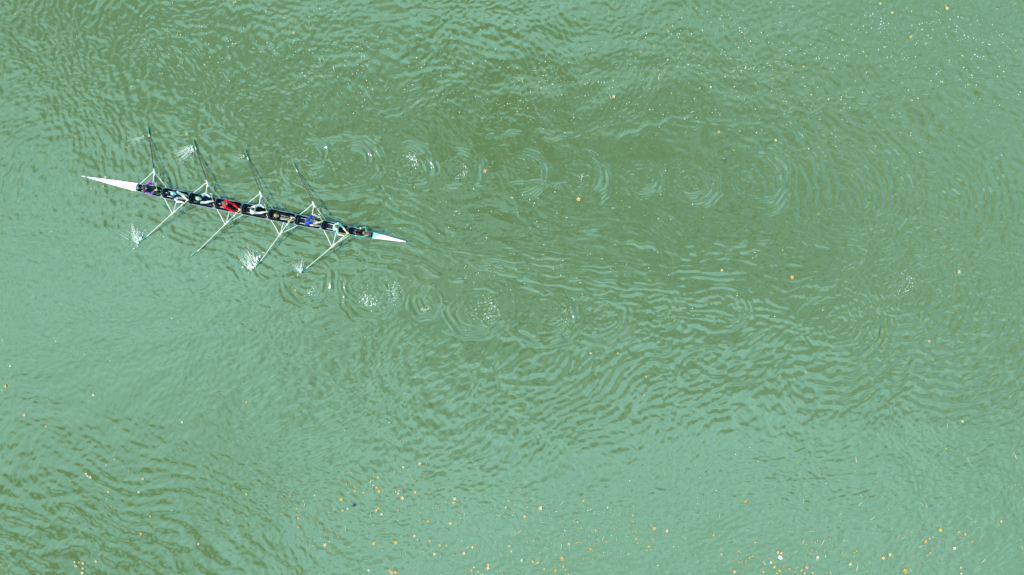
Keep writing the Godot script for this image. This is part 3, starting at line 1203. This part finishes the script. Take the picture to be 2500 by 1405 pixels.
	for s in 2:
		var ankle: Vector3 = feet[s]
		part("shoe", skin_mesh(skin([[ankle + Vector3(0.0, -0.035, 0), ankle + Vector3(0.06, 0.02, 0), 0.046, 0.046], [ankle + Vector3(0.05, 0.0, 0), ankle + Vector3(0.085, 0.13, 0), 0.046, 0.036]], 0.016, 0.02)), paint("shoe_grey", 0.05, 0.05, 0.06, 0.6), root)
	if d.has("cap"):
		var hat := part("cap", skin_mesh(skin([[Vector3(-0.03, 0.05, 0), Vector3(0.015, 0.05, 0), 0.094, 0.092], [Vector3(-0.05, 0.02, 0), Vector3(-0.03, 0.03, 0), 0.085, 0.09]], 0.013, 0.02)), colour(d.cap), root)
		hat.transform = turn
		var brim := begin()
		loft(brim, [[Vector3(0.075, 0.075, -0.07), Vector3(0.09, 0.085, 0), Vector3(0.075, 0.075, 0.07)], [Vector3(0.14, 0.06, -0.05), Vector3(0.165, 0.068, 0), Vector3(0.14, 0.06, 0.05)]], false, true)
		loft(brim, [[Vector3(0.075, 0.069, -0.07), Vector3(0.09, 0.079, 0), Vector3(0.075, 0.069, 0.07)], [Vector3(0.14, 0.054, -0.05), Vector3(0.165, 0.062, 0), Vector3(0.14, 0.054, 0.05)]])
		part("brim", brim.commit(), colour(d.cap), hat)
	var hair := part("hair", skin_mesh(skin([[Vector3(-0.035, 0.042, 0), Vector3(0.006, 0.046, 0), 0.093, 0.089], [Vector3(-0.05, -0.03, 0), Vector3(-0.045, 0.02, 0), 0.066, 0.085]], 0.012, 0.02)), hair_paint(d.hair), root)
	hair.transform = turn
	var dot := SphereMesh.new()
	dot.radius = 0.011
	dot.height = 0.022
	dot.radial_segments = 10
	dot.rings = 5
	for s in [-1.0, 1.0]:
		var eye := part("eye", dot, paint("eye_dark", 0.02, 0.015, 0.01, 0.2), root)
		eye.position = turn * Vector3(0.098, 0.006, s * 0.031)
	var lips := begin()
	tube(lips, [Vector3(0.088, -0.062, -0.022), Vector3(0.097, -0.060, 0), Vector3(0.088, -0.062, 0.022)], [0.003, 0.006, 0.003], 6)
	var mouth := part("mouth", lips.commit(), paint("lips", 0.36, 0.13, 0.11), root)
	mouth.transform = turn


func build_crew() -> void:
	make_prototypes()
	for i in 8:
		var d: Dictionary = CREW[i]
		var base := Vector3(d.head.x - 0.26, 0.17, 0)
		var root := thing("person", boat * Transform3D(Basis.IDENTITY, base), d.label, "person", "crew of the racing shell")
		var ax := oar_axis(i)
		var end: Vector3 = Vector3(PINS[i][0], 0.335, PINS[i][1]) - ax * inboard(i)
		var near := end + ax * 0.07 - base
		var wide := end + ax * 0.33 - base
		# the hand towards the oar's own side holds further out along the handle
		var hands := [wide, near] if i % 2 == 0 else [near, wide]
		var foot: float = BRACES[i] - 0.07 - base.x
		figure(root, d, d.head - base, Vector3(0, 0.11, 0), hands, [ax, ax], [Vector3(foot, 0.03, -0.075), Vector3(foot, 0.03, 0.075)])
	# the cox sits in the stern, facing the crew
	var seat := Vector3(6.72, 0.09, 0.0)
	var cox := thing("person", boat * Transform3D(Basis(Vector3.UP, PI), seat), "cox in a teal jacket with a coral collar, at the stern facing the rowers", "person", "crew of the racing shell")
	var d := {"shirt": "coat_teal", "sleeve": "long", "legs": "black", "hair": "brown", "bare": false, "top_name": "jacket", "nod": -0.3}
	figure(cox, d, Vector3(0.10, 0.74, 0.0), Vector3(0, 0.12, 0), [Vector3(0.62, 0.20, -0.20), Vector3(0.46, 0.20, 0.205)], [Vector3(1, 0, 0.12), Vector3(1, 0, -0.12)], [Vector3(0.72, 0.02, -0.07), Vector3(0.72, 0.02, 0.07)])
	var ring := []
	var rad := []
	for k in 13:
		var a := TAU * k / 12.0
		ring.append(Vector3(-0.01 + cos(a) * 0.095, 0.575 - cos(a) * 0.03, sin(a) * 0.10))
		rad.append(0.032)
	var st := begin()
	tube(st, ring, rad, 8, false)
	part("collar", st.commit(), colour("coral"), cox)
	# life jacket front over the lap
	part("vest", skin_mesh(skin([[Vector3(0.13, 0.34, -0.07), Vector3(0.13, 0.34, 0.07), 0.085, 0.085], [Vector3(0.17, 0.2, -0.07), Vector3(0.17, 0.2, 0.07), 0.095, 0.095]], 0.02, 0.03)), colour("black"), cox)


func build_bottles() -> void:
	var spots := [[-5.98, 0.03, "white", "small white bottle in the bow end of the cockpit"], [-4.42, -0.02, "white", "small white bottle behind the rower with the teal cap"], [-1.5, -0.02, "white", "small white bottle behind the rower in red"], [5.93, 0.03, "mint", "small green bottle between the stroke rower and the cox"]]
	for s in spots:
		var t := thing("drink_bottle", boat * Transform3D(Basis.IDENTITY, Vector3(s[0], 0.056, s[1])), s[3], "bottle", "drink bottles lying in the boat")
		var st := begin()
		tube(st, [Vector3(0, 0, 0), Vector3(0, 0.01, 0), Vector3(0, 0.15, 0), Vector3(0, 0.18, 0)], [0.030, 0.036, 0.036, 0.024], 12)
		part("flask", st.commit(), paint("bottle_white", 0.7, 0.74, 0.78, 0.4) if s[2] == "white" else paint("bottle_green", 0.03, 0.42, 0.28, 0.4), t)
		st = begin()
		tube(st, [Vector3(0, 0.18, 0), Vector3(0, 0.215, 0)], [0.026, 0.018], 12)
		part("cap", st.commit(), paint("cap_white", 0.75, 0.75, 0.75, 0.4) if s[2] == "white" else paint("bottle_green", 0.03, 0.42, 0.28, 0.4), t)


# ------------------------------------------------------------------ splashes and foam
func build_splashes() -> void:
	var foam := paint("foam_white", 0.86, 0.86, 0.88, 0.5, 0.4)
	foam.subsurf_scatter_enabled = true
	foam.subsurf_scatter_strength = 0.1
	# blade end in photo pixels, direction the water flies, spread, reach in metres, strands, drops, foam blobs
	var list := [
		[341, 588, -1.95, 0.75, 1.25, 46, 90, 60, "wide white splash at the blade nearest the bow, lower side", 0.30],
		[622, 650, -2.15, 0.62, 1.15, 60, 120, 90, "largest white splash, at the third blade from the bow on the lower side", 0.42],
		[736, 662, -1.9, 0.85, 0.75, 30, 60, 46, "small forked white splash at the lower blade nearest the stern", 0.24],
		[471, 362, 2.55, 0.62, 1.3, 90, 110, 34, "fan of fine spray flying off the second blade from the bow, upper side", 0.22],
		[352, 336, 2.75, 0.55, 1.0, 26, 50, 4, "thin mist of drops beside the upper blade nearest the bow", 0.10],
		[596, 382, 2.9, 0.6, 0.45, 10, 24, 8, "few white drops at the third blade from the bow, upper side", 0.10],
	]
	var r := RandomNumberGenerator.new()
	r.seed = 77
	for s in list:
		var c := at(s[0], s[1])
		var o := thing("water_splash", Transform3D(Basis.IDENTITY, c), s[8], "splash", "splashes at the oar blades")
		var line := Vector3(cos(-1.0 if s[1] > 500 else 1.2), 0, sin(-1.0 if s[1] > 500 else 1.2))
		var rad: float = s[9]
		var froth := []
		for k in int(s[7]):
			var q := r.randfn() * 0.45
			var p: Vector3 = line * q * rad * 1.7 + Vector3(cos(s[2]), 0, sin(s[2])) * pow(r.randf(), 2.2) * s[4] * 0.55 + Vector3(r.randfn(), 0, r.randfn()) * rad * 0.10
			p.y = r.randf_range(-0.01, 0.05)
			var away: float = absf(p.dot(Vector3(cos(s[2]), 0, sin(s[2])))) / float(s[4])
			var z := r.randf_range(0.014, 0.040) * (0.6 + rad) * (1.0 - minf(away * 1.1, 0.75))
			p.y += away * 0.25
			var a: float = s[2] + r.randfn() * 0.5
			froth.append([p, p + Vector3(cos(a), r.randfn() * 0.2, sin(a)) * z * 2.6, z, z * 0.3])
		part("foam", skin_mesh(skin(froth, 0.018, 0.02)), foam, o).set_meta("kind", "stuff")
		var st := begin()
		for k in int(s[5] * 0.7):
			var a: float = s[2] + r.randfn() * s[3] * 0.5
			var reach: float = s[4] * r.randf_range(0.25, 1.0)
			var dir := Vector3(cos(a), 0, sin(a))
			var side := Vector3(-dir.z, 0, dir.x) * r.randf_range(-0.05, 0.05)
			var from: Vector3 = line * r.randf_range(-0.5, 0.5) * rad * 1.6 + Vector3(0, 0.03, 0)
			var rise := r.randf_range(0.03, 0.2)
			var pts := []
			var rr := []
			var thick := r.randf_range(0.002, 0.0065) * (1.25 if s[7] > 40 else 0.75)
			var start := r.randf_range(0.0, 0.5)
			for q in 6:
				var u := lerpf(start, 1.0, q / 5.0)
				pts.append(from + dir * reach * u + side * u * u + Vector3(r.randfn(), r.randfn(), r.randfn()) * 0.008 + Vector3(0, rise * 4.0 * u * (1.0 - u * 0.85), 0))
				rr.append(thick * (1.0 - 0.75 * q / 5.0))
			tube(st, pts, rr, 4)
		part("spray", st.commit(), foam, o).set_meta("kind", "stuff")
		st = begin()
		for k in int(s[6] * 4):
			var a: float = s[2] + r.randfn() * s[3] * 0.75
			var reach: float = s[4] * pow(r.randf(), 0.7) * 1.15
			var z := 0.0028 + 0.009 * pow(r.randf(), 4.0)
			blob(st, line * r.randf_range(-0.5, 0.5) * rad + Vector3(cos(a) * reach, r.randf_range(0.02, 0.3), sin(a) * reach), Vector3(z, z, z))
		part("drops", st.commit(), foam, o).set_meta("kind", "stuff")


func build_foam() -> void:
	var foam := paint("foam_white", 0.86, 0.86, 0.88)
	# centre in photo pixels, radius of the arc, direction and spread of the arc, how many bubbles, their size
	var list := [
		[998, 396, 16, -0.6, 1.4, 150, 0.022, "swirl of white foam in the third upper puddle behind the boat"], [1122, 416, 14, 0.4, 1.6, 110, 0.020, "small white foam streak in the fourth upper puddle behind the boat"], [1415, 420, 15, 1.2, 1.2, 60, 0.018, "little foam crescent in the upper puddles, right of centre"],
		[748, 704, 16, 0.8, 1.2, 70, 0.018, "thin foam line under the lower oar nearest the stern"], [906, 722, 20, 2.2, 1.5, 180, 0.024, "broken white foam in the second lower puddle behind the boat"], [936, 712, 30, 0.1, 1.0, 170, 0.019, "speckled foam along the right rim of the second lower puddle"],
		[1035, 748, 10, 1.2, 1.4, 50, 0.020, "small foam mark in the third lower puddle behind the boat"], [1182, 758, 24, 0.2, 2.2, 260, 0.019, "patch of white bubbles in the fourth lower puddle behind the boat"], [1345, 762, 42, 0.2, 0.9, 110, 0.015, "dotted arc of bubbles in the fifth lower puddle behind the boat"],
		[2205, 690, 26, 0.0, 2.5, 120, 0.018, "faint bubbles among the far rings at the right"], [1690, 450, 14, 0.5, 2.0, 50, 0.013, "faint foam curl in the upper wake, right of centre"], [740, 405, 40, 0.2, 2.4, 90, 0.013, "sparse bubbles round the tip of the upper oar nearest the stern"],
	]
	var r := RandomNumberGenerator.new()
	r.seed = 99
	var n := simplex(23)
	for s in list:
		var c := at(s[0], s[1])
		var st := begin()
		var made := 0
		var tries := 0
		while made < int(s[5]) and tries < 4000:
			tries += 1
			var a: float = s[3] + r.randfn() * s[4] * 0.55
			var rr: float = s[2] / PXM * (1.0 + r.randfn() * 0.32)
			var x := cos(a) * rr
			var z := sin(a) * rr
			# bubbles gather in strings
			if absf(n.get_noise_2d(x * 3.0 + c.x, z * 3.0 + c.z)) > 0.16 and r.randf() > 0.12:
				continue
			made += 1
			var size: float = s[6] * (0.28 + 0.75 * pow(r.randf(), 3.0))
			blob(st, Vector3(x, water_at(c.x + x, c.z + z) + 0.004, z), Vector3(size * r.randf_range(0.8, 1.6), size * 0.35, size * r.randf_range(0.8, 1.6)))
		var o := part("foam_patch", st.commit(), foam, self)
		o.position = c
		tag(o, s[7], "foam", "foam left in the oar puddles")


# ------------------------------------------------------------------ leaves and bits on the water
func leaf_mesh(seed_value: int) -> ArrayMesh:
	# a curled five-lobed leaf with its stalk, one metre across
	var r := RandomNumberGenerator.new()
	r.seed = seed_value
	var st := begin()
	var rim := []
	for k in 30:
		var a := TAU * k / 30.0
		var lobe := 0.5 + 0.5 * cos(a * 5.0)
		var q := 0.26 + 0.24 * pow(lobe, 0.8) * (0.75 + 0.25 * cos(a)) + r.randf_range(-0.025, 0.025)
		rim.append(Vector3(cos(a) * q, 0.05 + 0.35 * q * q + 0.06 * sin(a * 2.0 + seed_value), sin(a) * q))
	var mid := Vector3(0, 0.03, 0)
	for k in 30:
		var p: Vector3 = rim[k]
		var w: Vector3 = rim[(k + 1) % 30]
		var n := (w - mid).cross(p - mid).normalized()
		if n.y < 0:
			n = -n
		tri(st, mid, p, w, Vector3.UP, n, n)
	tube(st, [Vector3(-0.2, 0.06, 0), Vector3(-0.45, 0.07, 0.03), Vector3(-0.62, 0.12, 0.06)], [0.02, 0.015, 0.012], 4)
	return st.commit()


const ORDINALS := ["first", "second", "third", "fourth", "fifth", "sixth", "seventh", "eighth", "ninth", "tenth", "eleventh", "twelfth", "thirteenth", "fourteenth", "fifteenth"]


func build_leaves() -> void:
	var shapes := [leaf_mesh(1), leaf_mesh(2), leaf_mesh(3), leaf_mesh(4)]
	var tones := {
		"orange": [paint("leaf_orange_a", 0.37, 0.22, 0.07, 0.7), paint("leaf_orange_b", 0.36, 0.24, 0.12, 0.7), paint("leaf_orange_c", 0.41, 0.30, 0.16, 0.7)],
		"yellow": [paint("leaf_yellow_a", 0.37, 0.24, 0.04, 0.7), paint("leaf_yellow_b", 0.33, 0.27, 0.05, 0.7)],
		"pale": [paint("leaf_pale_a", 0.34, 0.31, 0.19, 0.7), paint("leaf_pale_b", 0.36, 0.36, 0.28, 0.7)],
	}
	var r := RandomNumberGenerator.new()
	r.seed = 5
	# single leaves that stand alone: pixel, size in metres, tone, label
	var single := [
		[1183, 417, 0.30, "orange", "large orange leaf right of the fourth upper foam swirl"], [1498, 236, 0.22, "orange", "orange leaf alone in the smooth olive water above the wake"], [1412, 487, 0.28, "orange", "pinkish orange leaf below the upper puddles, among white specks"],
		[1762, 661, 0.20, "orange", "orange leaf in the wake left of the larger one right of centre"], [1934, 678, 0.27, "orange", "large orange leaf in the wake, right of centre"], [2341, 664, 0.26, "pale", "pale whitish leaf in the wake near the right edge"],
		[2268, 833, 0.20, "orange", "orange leaf among the ripples near the right edge"], [1755, 323, 0.21, "orange", "orange leaf on the upper edge of the wake"], [1894, 343, 0.19, "pale", "pale orange leaf where the upper wake lines spread"],
		[2223, 91, 0.22, "yellow", "yellow-orange leaf near the top right corner"], [2312, 21, 0.26, "orange", "blurred orange leaf at the top edge, right"], [2178, 31, 0.20, "pale", "pale leaf at the top edge left of the blurred orange one"], [2149, 10, 0.2, "pale", "long pale leaf touching the top edge on the right"],
		[720, 709, 0.16, "orange", "orange leaf at the left rim of the first lower puddle"], [1962, 163, 0.17, "yellow", "yellow leaf among white specks at the upper right"], [1735, 213, 0.16, "pale", "pale orange leaf above the wake, right of centre"], [1442, 863, 0.16, "pale", "pale leaf just below the scalloped wave line"],
		[1508, 863, 0.17, "yellow", "yellowish leaf right of the pale one under the scalloped wave"], [1578, 920, 0.15, "yellow", "small yellow leaf below the wake, right of centre"], [716, 81, 0.17, "orange", "orange leaf near the top edge above the boat"], [570, 7, 0.15, "yellow", "yellow leaf at the top edge, left"],
		[456, 328, 0.16, "orange", "orange leaf between the first two upper oars"], [257, 433, 0.15, "pale", "pale leaf touching the upper edge of the bow deck"], [251, 455, 0.14, "orange", "orange leaf just below the bow deck"], [222, 462, 0.13, "orange", "small orange leaf below the bow tip"], [321, 469, 0.13, "yellow", "yellowish leaf against the hull below the bow deck's end"],
		[12, 944, 0.24, "orange", "pinkish orange leaf at the left edge"], [59, 1014, 0.22, "orange", "pale orange leaf below the one at the left edge"], [111, 1042, 0.15, "orange", "small orange leaf in the lower left ripples"], [444, 1032, 0.17, "pale", "whitish leaf alone in the teal water, lower left"], [227, 965, 0.18, "pale", "whitish leaf in the teal water near the left edge"],
		[348, 1170, 0.20, "orange", "orange leaf beside two pale ones at lower left"], [338, 1202, 0.17, "pale", "whitish leaf under the orange one at lower left"], [264, 1202, 0.16, "orange", "pinkish leaf left of the whitish one at lower left"], [601, 1208, 0.17, "yellow", "yellow leaf alone among dark ripples, lower left of centre"], [343, 1304, 0.19, "yellow", "bright yellow leaf among the dark ripples of the lower left corner"],
		[366, 1262, 0.15, "orange", "small orange leaf above the bright yellow one at lower left"], [601, 982, 0.16, "orange", "orange leaf where teal water turns to dark ripples"], [484, 1329, 0.15, "pale", "whitish leaf on dark ripples right of the bright yellow leaf"], [557, 1271, 0.15, "orange", "pinkish leaf above the whitish one on dark ripples"], [966, 1325, 0.28, "yellow", "large yellow-orange leaf in the lower middle drift"],
		[1318, 1241, 0.30, "orange", "large pale orange leaf beside a dark ripple, bottom middle"], [1372, 1365, 0.32, "orange", "largest orange leaf of the bottom middle drift"], [1045, 1274, 0.20, "yellow", "yellow leaf in the gap of the lower middle drift"], [1598, 1290, 0.26, "yellow", "yellowish leaf at the right end of the bottom middle drift"], [1628, 1297, 0.23, "orange", "orange leaf just right of the yellowish one in the bottom middle"],
		[1820, 1224, 0.21, "orange", "orange leaf alone above the bottom right drift"], [2295, 1294, 0.30, "yellow", "large yellow leaf at the top of the right-hand drift"], [2211, 1395, 0.34, "yellow", "largest leaf at the bottom edge on the right, yellow-orange"], [2351, 1030, 0.20, "pale", "whitish leaf alone at the right"], [2444, 1274, 0.20, "orange", "orange leaf nearest the right edge of the drift"], [1742, 1307, 0.18, "yellow", "yellow leaf left of the bottom right drift"],
	]
	for s in single:
		put_leaf(shapes[r.randi() % 4], tones[s[3]][r.randi() % tones[s[3]].size()], s[0], s[1], s[2], r, s[4], "autumn leaves floating alone")
	# drifts in which leaf cannot be told from leaf
	var drifts := [
		["the drift at the bottom left edge", "bottom left drift of leaves", [181, 1373, 192, 1374, 202, 1376, 201, 1389, 200, 1400, 184, 1383, 234, 1371]],
		["the pale clump above the lower left ripples", "lower left clump of leaves", [209, 1158, 213, 1163, 219, 1166]],
		["the scatter beside the dark wrapper", "leaves left of the lower middle drift", [768, 1210, 724, 1242, 728, 1266, 727, 1288, 804, 1323, 793, 1331, 763, 1334, 833, 1219, 740, 1225]],
		["the upper row of the lower middle drift", "lower middle drift, upper row", [923, 1166, 984, 1141, 1024, 1132, 865, 1189, 866, 1200, 888, 1203, 911, 1185, 919, 1192, 925, 1200, 966, 1201, 972, 1205, 1013, 1203]],
		["the middle row of the lower middle drift", "lower middle drift, middle row", [836, 1248, 848, 1243, 918, 1247, 924, 1242, 932, 1256, 981, 1217, 1098, 1279, 1107, 1228, 1110, 1219]],
		["the lower row of the lower middle drift", "lower middle drift, lower row", [912, 1327, 1012, 1310, 1019, 1318, 1049, 1321, 1061, 1353, 1074, 1332, 1089, 1332, 1132, 1352, 900, 1393, 950, 1394, 956, 1398, 965, 1399]],
		["the upper row of the bottom middle drift", "bottom middle drift, upper row", [1235, 1240, 1241, 1223, 1281, 1262, 1286, 1239, 1410, 1275, 1419, 1290, 1424, 1223, 1483, 1240, 1544, 1259]],
		["the middle row of the bottom middle drift", "bottom middle drift, middle row", [1153, 1336, 1161, 1331, 1244, 1334, 1248, 1347, 1388, 1328, 1442, 1342, 1482, 1324, 1553, 1316, 1557, 1327, 1579, 1344, 1584, 1335]],
		["the lowest row of the bottom middle drift", "bottom middle drift, bottom row", [1151, 1394, 1157, 1386, 1168, 1397, 1174, 1401, 1190, 1387, 1192, 1380, 1273, 1369, 1301, 1372, 1312, 1374, 1329, 1390, 1355, 1393, 1375, 1384, 1380, 1391, 1388, 1403, 1606, 1381]],
		["the upper half of the tight bottom cluster", "bottom right of centre cluster, upper half", [1762, 1354, 1830, 1362, 1836, 1359, 1843, 1325, 1865, 1372, 1868, 1377, 1880, 1364, 1882, 1374, 1892, 1373, 1899, 1349, 1907, 1351, 1996, 1362, 2076, 1378]],
		["the lower half of the tight bottom cluster", "bottom right of centre cluster, lower half", [1794, 1396, 1864, 1397, 1890, 1385, 1897, 1401, 1903, 1394, 1927, 1389, 1941, 1396, 1957, 1393, 1964, 1400, 1970, 1387, 1985, 1400]],
		["the loose drift near the bottom right corner", "bottom right corner drift", [2341, 1299, 2356, 1305, 2373, 1324, 2260, 1324, 2253, 1318, 2270, 1316, 2279, 1312, 2266, 1356, 2272, 1351, 2347, 1401, 2346, 1386, 2157, 1363, 2172, 1355, 2180, 1361, 2330, 1340]],
	]
	for d in drifts:
		var spots: Array = d[2]
		var row := []
		for k in range(0, spots.size(), 2):
			row.append(Vector2(spots[k], spots[k + 1]))
		row.sort()
		for k in row.size():
			var roll := r.randf()
			var tone := "orange" if roll < 0.62 else "pale" if roll < 0.85 else "yellow"
			var size := lerpf(0.13, 0.30, pow(r.randf(), 1.6))
			var place: String = "leftmost" if k == 0 else "rightmost" if k == row.size() - 1 else ORDINALS[k] + " from the left"
			put_leaf(shapes[r.randi() % 4], tones[tone][r.randi() % tones[tone].size()], row[k].x, row[k].y, size * 0.92, r, "%s leaf, %s in %s" % [tone, place, d[0]], d[1])
	# other things afloat
	var scrap := begin()
	loft(scrap, [[Vector3(-0.16, 0.01, -0.1), Vector3(0.0, 0.03, -0.12), Vector3(0.16, 0.01, -0.08)], [Vector3(-0.14, 0.03, 0.0), Vector3(0.02, 0.05, 0.0), Vector3(0.17, 0.03, 0.02)], [Vector3(-0.15, 0.01, 0.11), Vector3(0.0, 0.02, 0.12), Vector3(0.13, 0.01, 0.10)]], false, true)
	var o := part("paper_scrap", scrap.commit(), paint("paper_white", 0.6, 0.61, 0.63, 0.7), self)
	o.position = at(1905, 1362) + Vector3(0, water_at(at(1905, 1362).x, at(1905, 1362).z), 0)
	o.rotation.y = -0.6
	o.scale = Vector3.ONE * 0.75
	tag(o, "white scrap of paper floating in the cluster at the bottom edge", "paper")
	var rag := begin()
	loft(rag, [[Vector3(-0.10, 0.01, -0.06), Vector3(0.0, 0.04, -0.07), Vector3(0.09, 0.01, -0.05)], [Vector3(-0.11, 0.03, 0.0), Vector3(0.0, 0.06, 0.0), Vector3(0.11, 0.03, 0.01)], [Vector3(-0.08, 0.01, 0.07), Vector3(0.01, 0.03, 0.08), Vector3(0.09, 0.01, 0.06)]], false, true)
	o = part("dark_wrapper", rag.commit(), paint("wrapper_blue", 0.01, 0.025, 0.08, 0.5), self)
	o.position = at(864, 1234) + Vector3(0, water_at(at(864, 1234).x, at(864, 1234).z), 0)
	tag(o, "dark blue wrapper floating at the left of the lower middle drift", "wrapper")


func put_leaf(mesh: Mesh, m: Material, px: float, py: float, size: float, r: RandomNumberGenerator, label: String, group: String) -> void:
	var p := at(px, py)
	var o := part("fallen_leaf", mesh, m, self)
	var b := Basis(Vector3.UP, r.randf() * TAU) * Basis(Vector3(1, 0, 0), r.randf_range(-0.12, 0.12))
	o.transform = Transform3D(b.scaled(Vector3.ONE * size), Vector3(p.x, water_at(p.x, p.z) + 0.004, p.z))
	tag(o, label, "leaf", group)


func scatter(called: String, mesh: Mesh, m: Material, count: int, seed_value: int, small: float, large: float, regions: Array, label: String, category: String) -> void:
	# small bits afloat, too many to tell apart: regions are [px, py, spread x, spread y, share]
	var r := RandomNumberGenerator.new()
	r.seed = seed_value
	var total := 0.0
	for g in regions:
		total += g[4]
	var n := simplex(seed_value)
	var mm := MultiMesh.new()
	mm.transform_format = MultiMesh.TRANSFORM_3D
	mm.mesh = mesh
	mm.instance_count = count
	var made := 0
	while made < count:
		var pick := r.randf() * total
		var g: Array = regions[0]
		for q in regions:
			pick -= q[4]
			g = q
			if pick <= 0.0:
				break
		var px: float = g[0] + r.randfn() * g[2]
		var py: float = g[1] + r.randfn() * g[3]
		if n.get_noise_2d(px * 0.012, py * 0.02) < r.randf_range(-0.5, 0.35):
			continue
		var p := at(px, py)
		var in_boat := boat.affine_inverse() * p
		if absf(in_boat.x) < 9.2 and absf(in_boat.z) < 0.45:
			continue
		var size := lerpf(small, large, pow(r.randf(), 3.0))
		var b := Basis(Vector3.UP, r.randf() * TAU)
		mm.set_instance_transform(made, Transform3D(b.scaled(Vector3.ONE * size), Vector3(p.x, water_at(p.x, p.z) + 0.003, p.z)))
		made += 1
	var o := MultiMeshInstance3D.new()
	o.name = numbered(called)
	o.multimesh = mm
	o.material_override = m
	add_child(o, true)
	tag(o, label, category, "", "stuff")


func build_drift() -> void:
	var st := begin()
	blob(st, Vector3(0, 0.1, 0), Vector3(0.5, 0.22, 0.34))
	var flake := st.commit()
	st = begin()
	tube(st, [Vector3(-0.5, 0.05, 0), Vector3(0, 0.08, 0.05), Vector3(0.5, 0.05, 0)], [0.03, 0.045, 0.03], 4)
	var straw := st.commit()
	scatter("floating_fluff", flake, paint("fluff_white", 0.80, 0.82, 0.80, 0.8), 3200, 31, 0.020, 0.072, [[600, 90, 230, 80, 3.0], [900, 190, 220, 60, 1.6], [1400, 240, 180, 60, 2.4], [1650, 130, 150, 90, 1.4], [2000, 100, 260, 90, 3.6], [2350, 90, 130, 90, 2.0], [2050, 260, 220, 60, 1.6], [1350, 500, 160, 45, 0.9], [1150, 540, 120, 40, 0.4], [1300, 660, 180, 30, 0.7], [1700, 690, 160, 50, 0.5], [1250, 950, 700, 250, 0.7], [1500, 1290, 500, 90, 0.8], [300, 700, 220, 200, 0.35]], "white specks of fluff scattered over the river", "fluff")
	scatter("leaf_fragments", flake, paint("fragment_yellow", 0.42, 0.42, 0.06, 0.7), 620, 32, 0.03, 0.10, [[1300, 150, 350, 100, 1.4], [1950, 180, 300, 100, 1.8], [700, 120, 300, 100, 0.6], [1500, 500, 500, 120, 0.6], [1000, 1230, 150, 60, 1.6], [1450, 1310, 250, 60, 1.8], [1950, 1360, 180, 40, 1.5], [300, 900, 250, 250, 0.6], [2200, 1250, 200, 90, 0.5]], "tiny yellow-green leaf fragments scattered over the river", "leaf fragments")
	scatter("leaf_crumbs", flake, paint("crumb_orange", 0.40, 0.24, 0.12, 0.7), 560, 34, 0.04, 0.12, [[950, 1220, 110, 50, 2.0], [1300, 1320, 220, 60, 2.2], [1900, 1370, 110, 25, 1.6], [1580, 1320, 120, 50, 0.8], [2250, 1330, 110, 40, 1.0], [780, 1270, 60, 50, 0.6]], "brownish orange leaf crumbs in the drifts along the bottom", "leaf crumbs")
	scatter("floating_straw", straw, paint("straw_pale", 0.46, 0.47, 0.36, 0.7), 420, 33, 0.10, 0.34, [[1000, 1220, 130, 60, 1.6], [1400, 1310, 250, 60, 2.0], [1950, 1350, 200, 40, 1.4], [1300, 200, 500, 120, 0.8], [2200, 1250, 200, 100, 0.8]], "thin pale straws floating in the drifts", "straw")
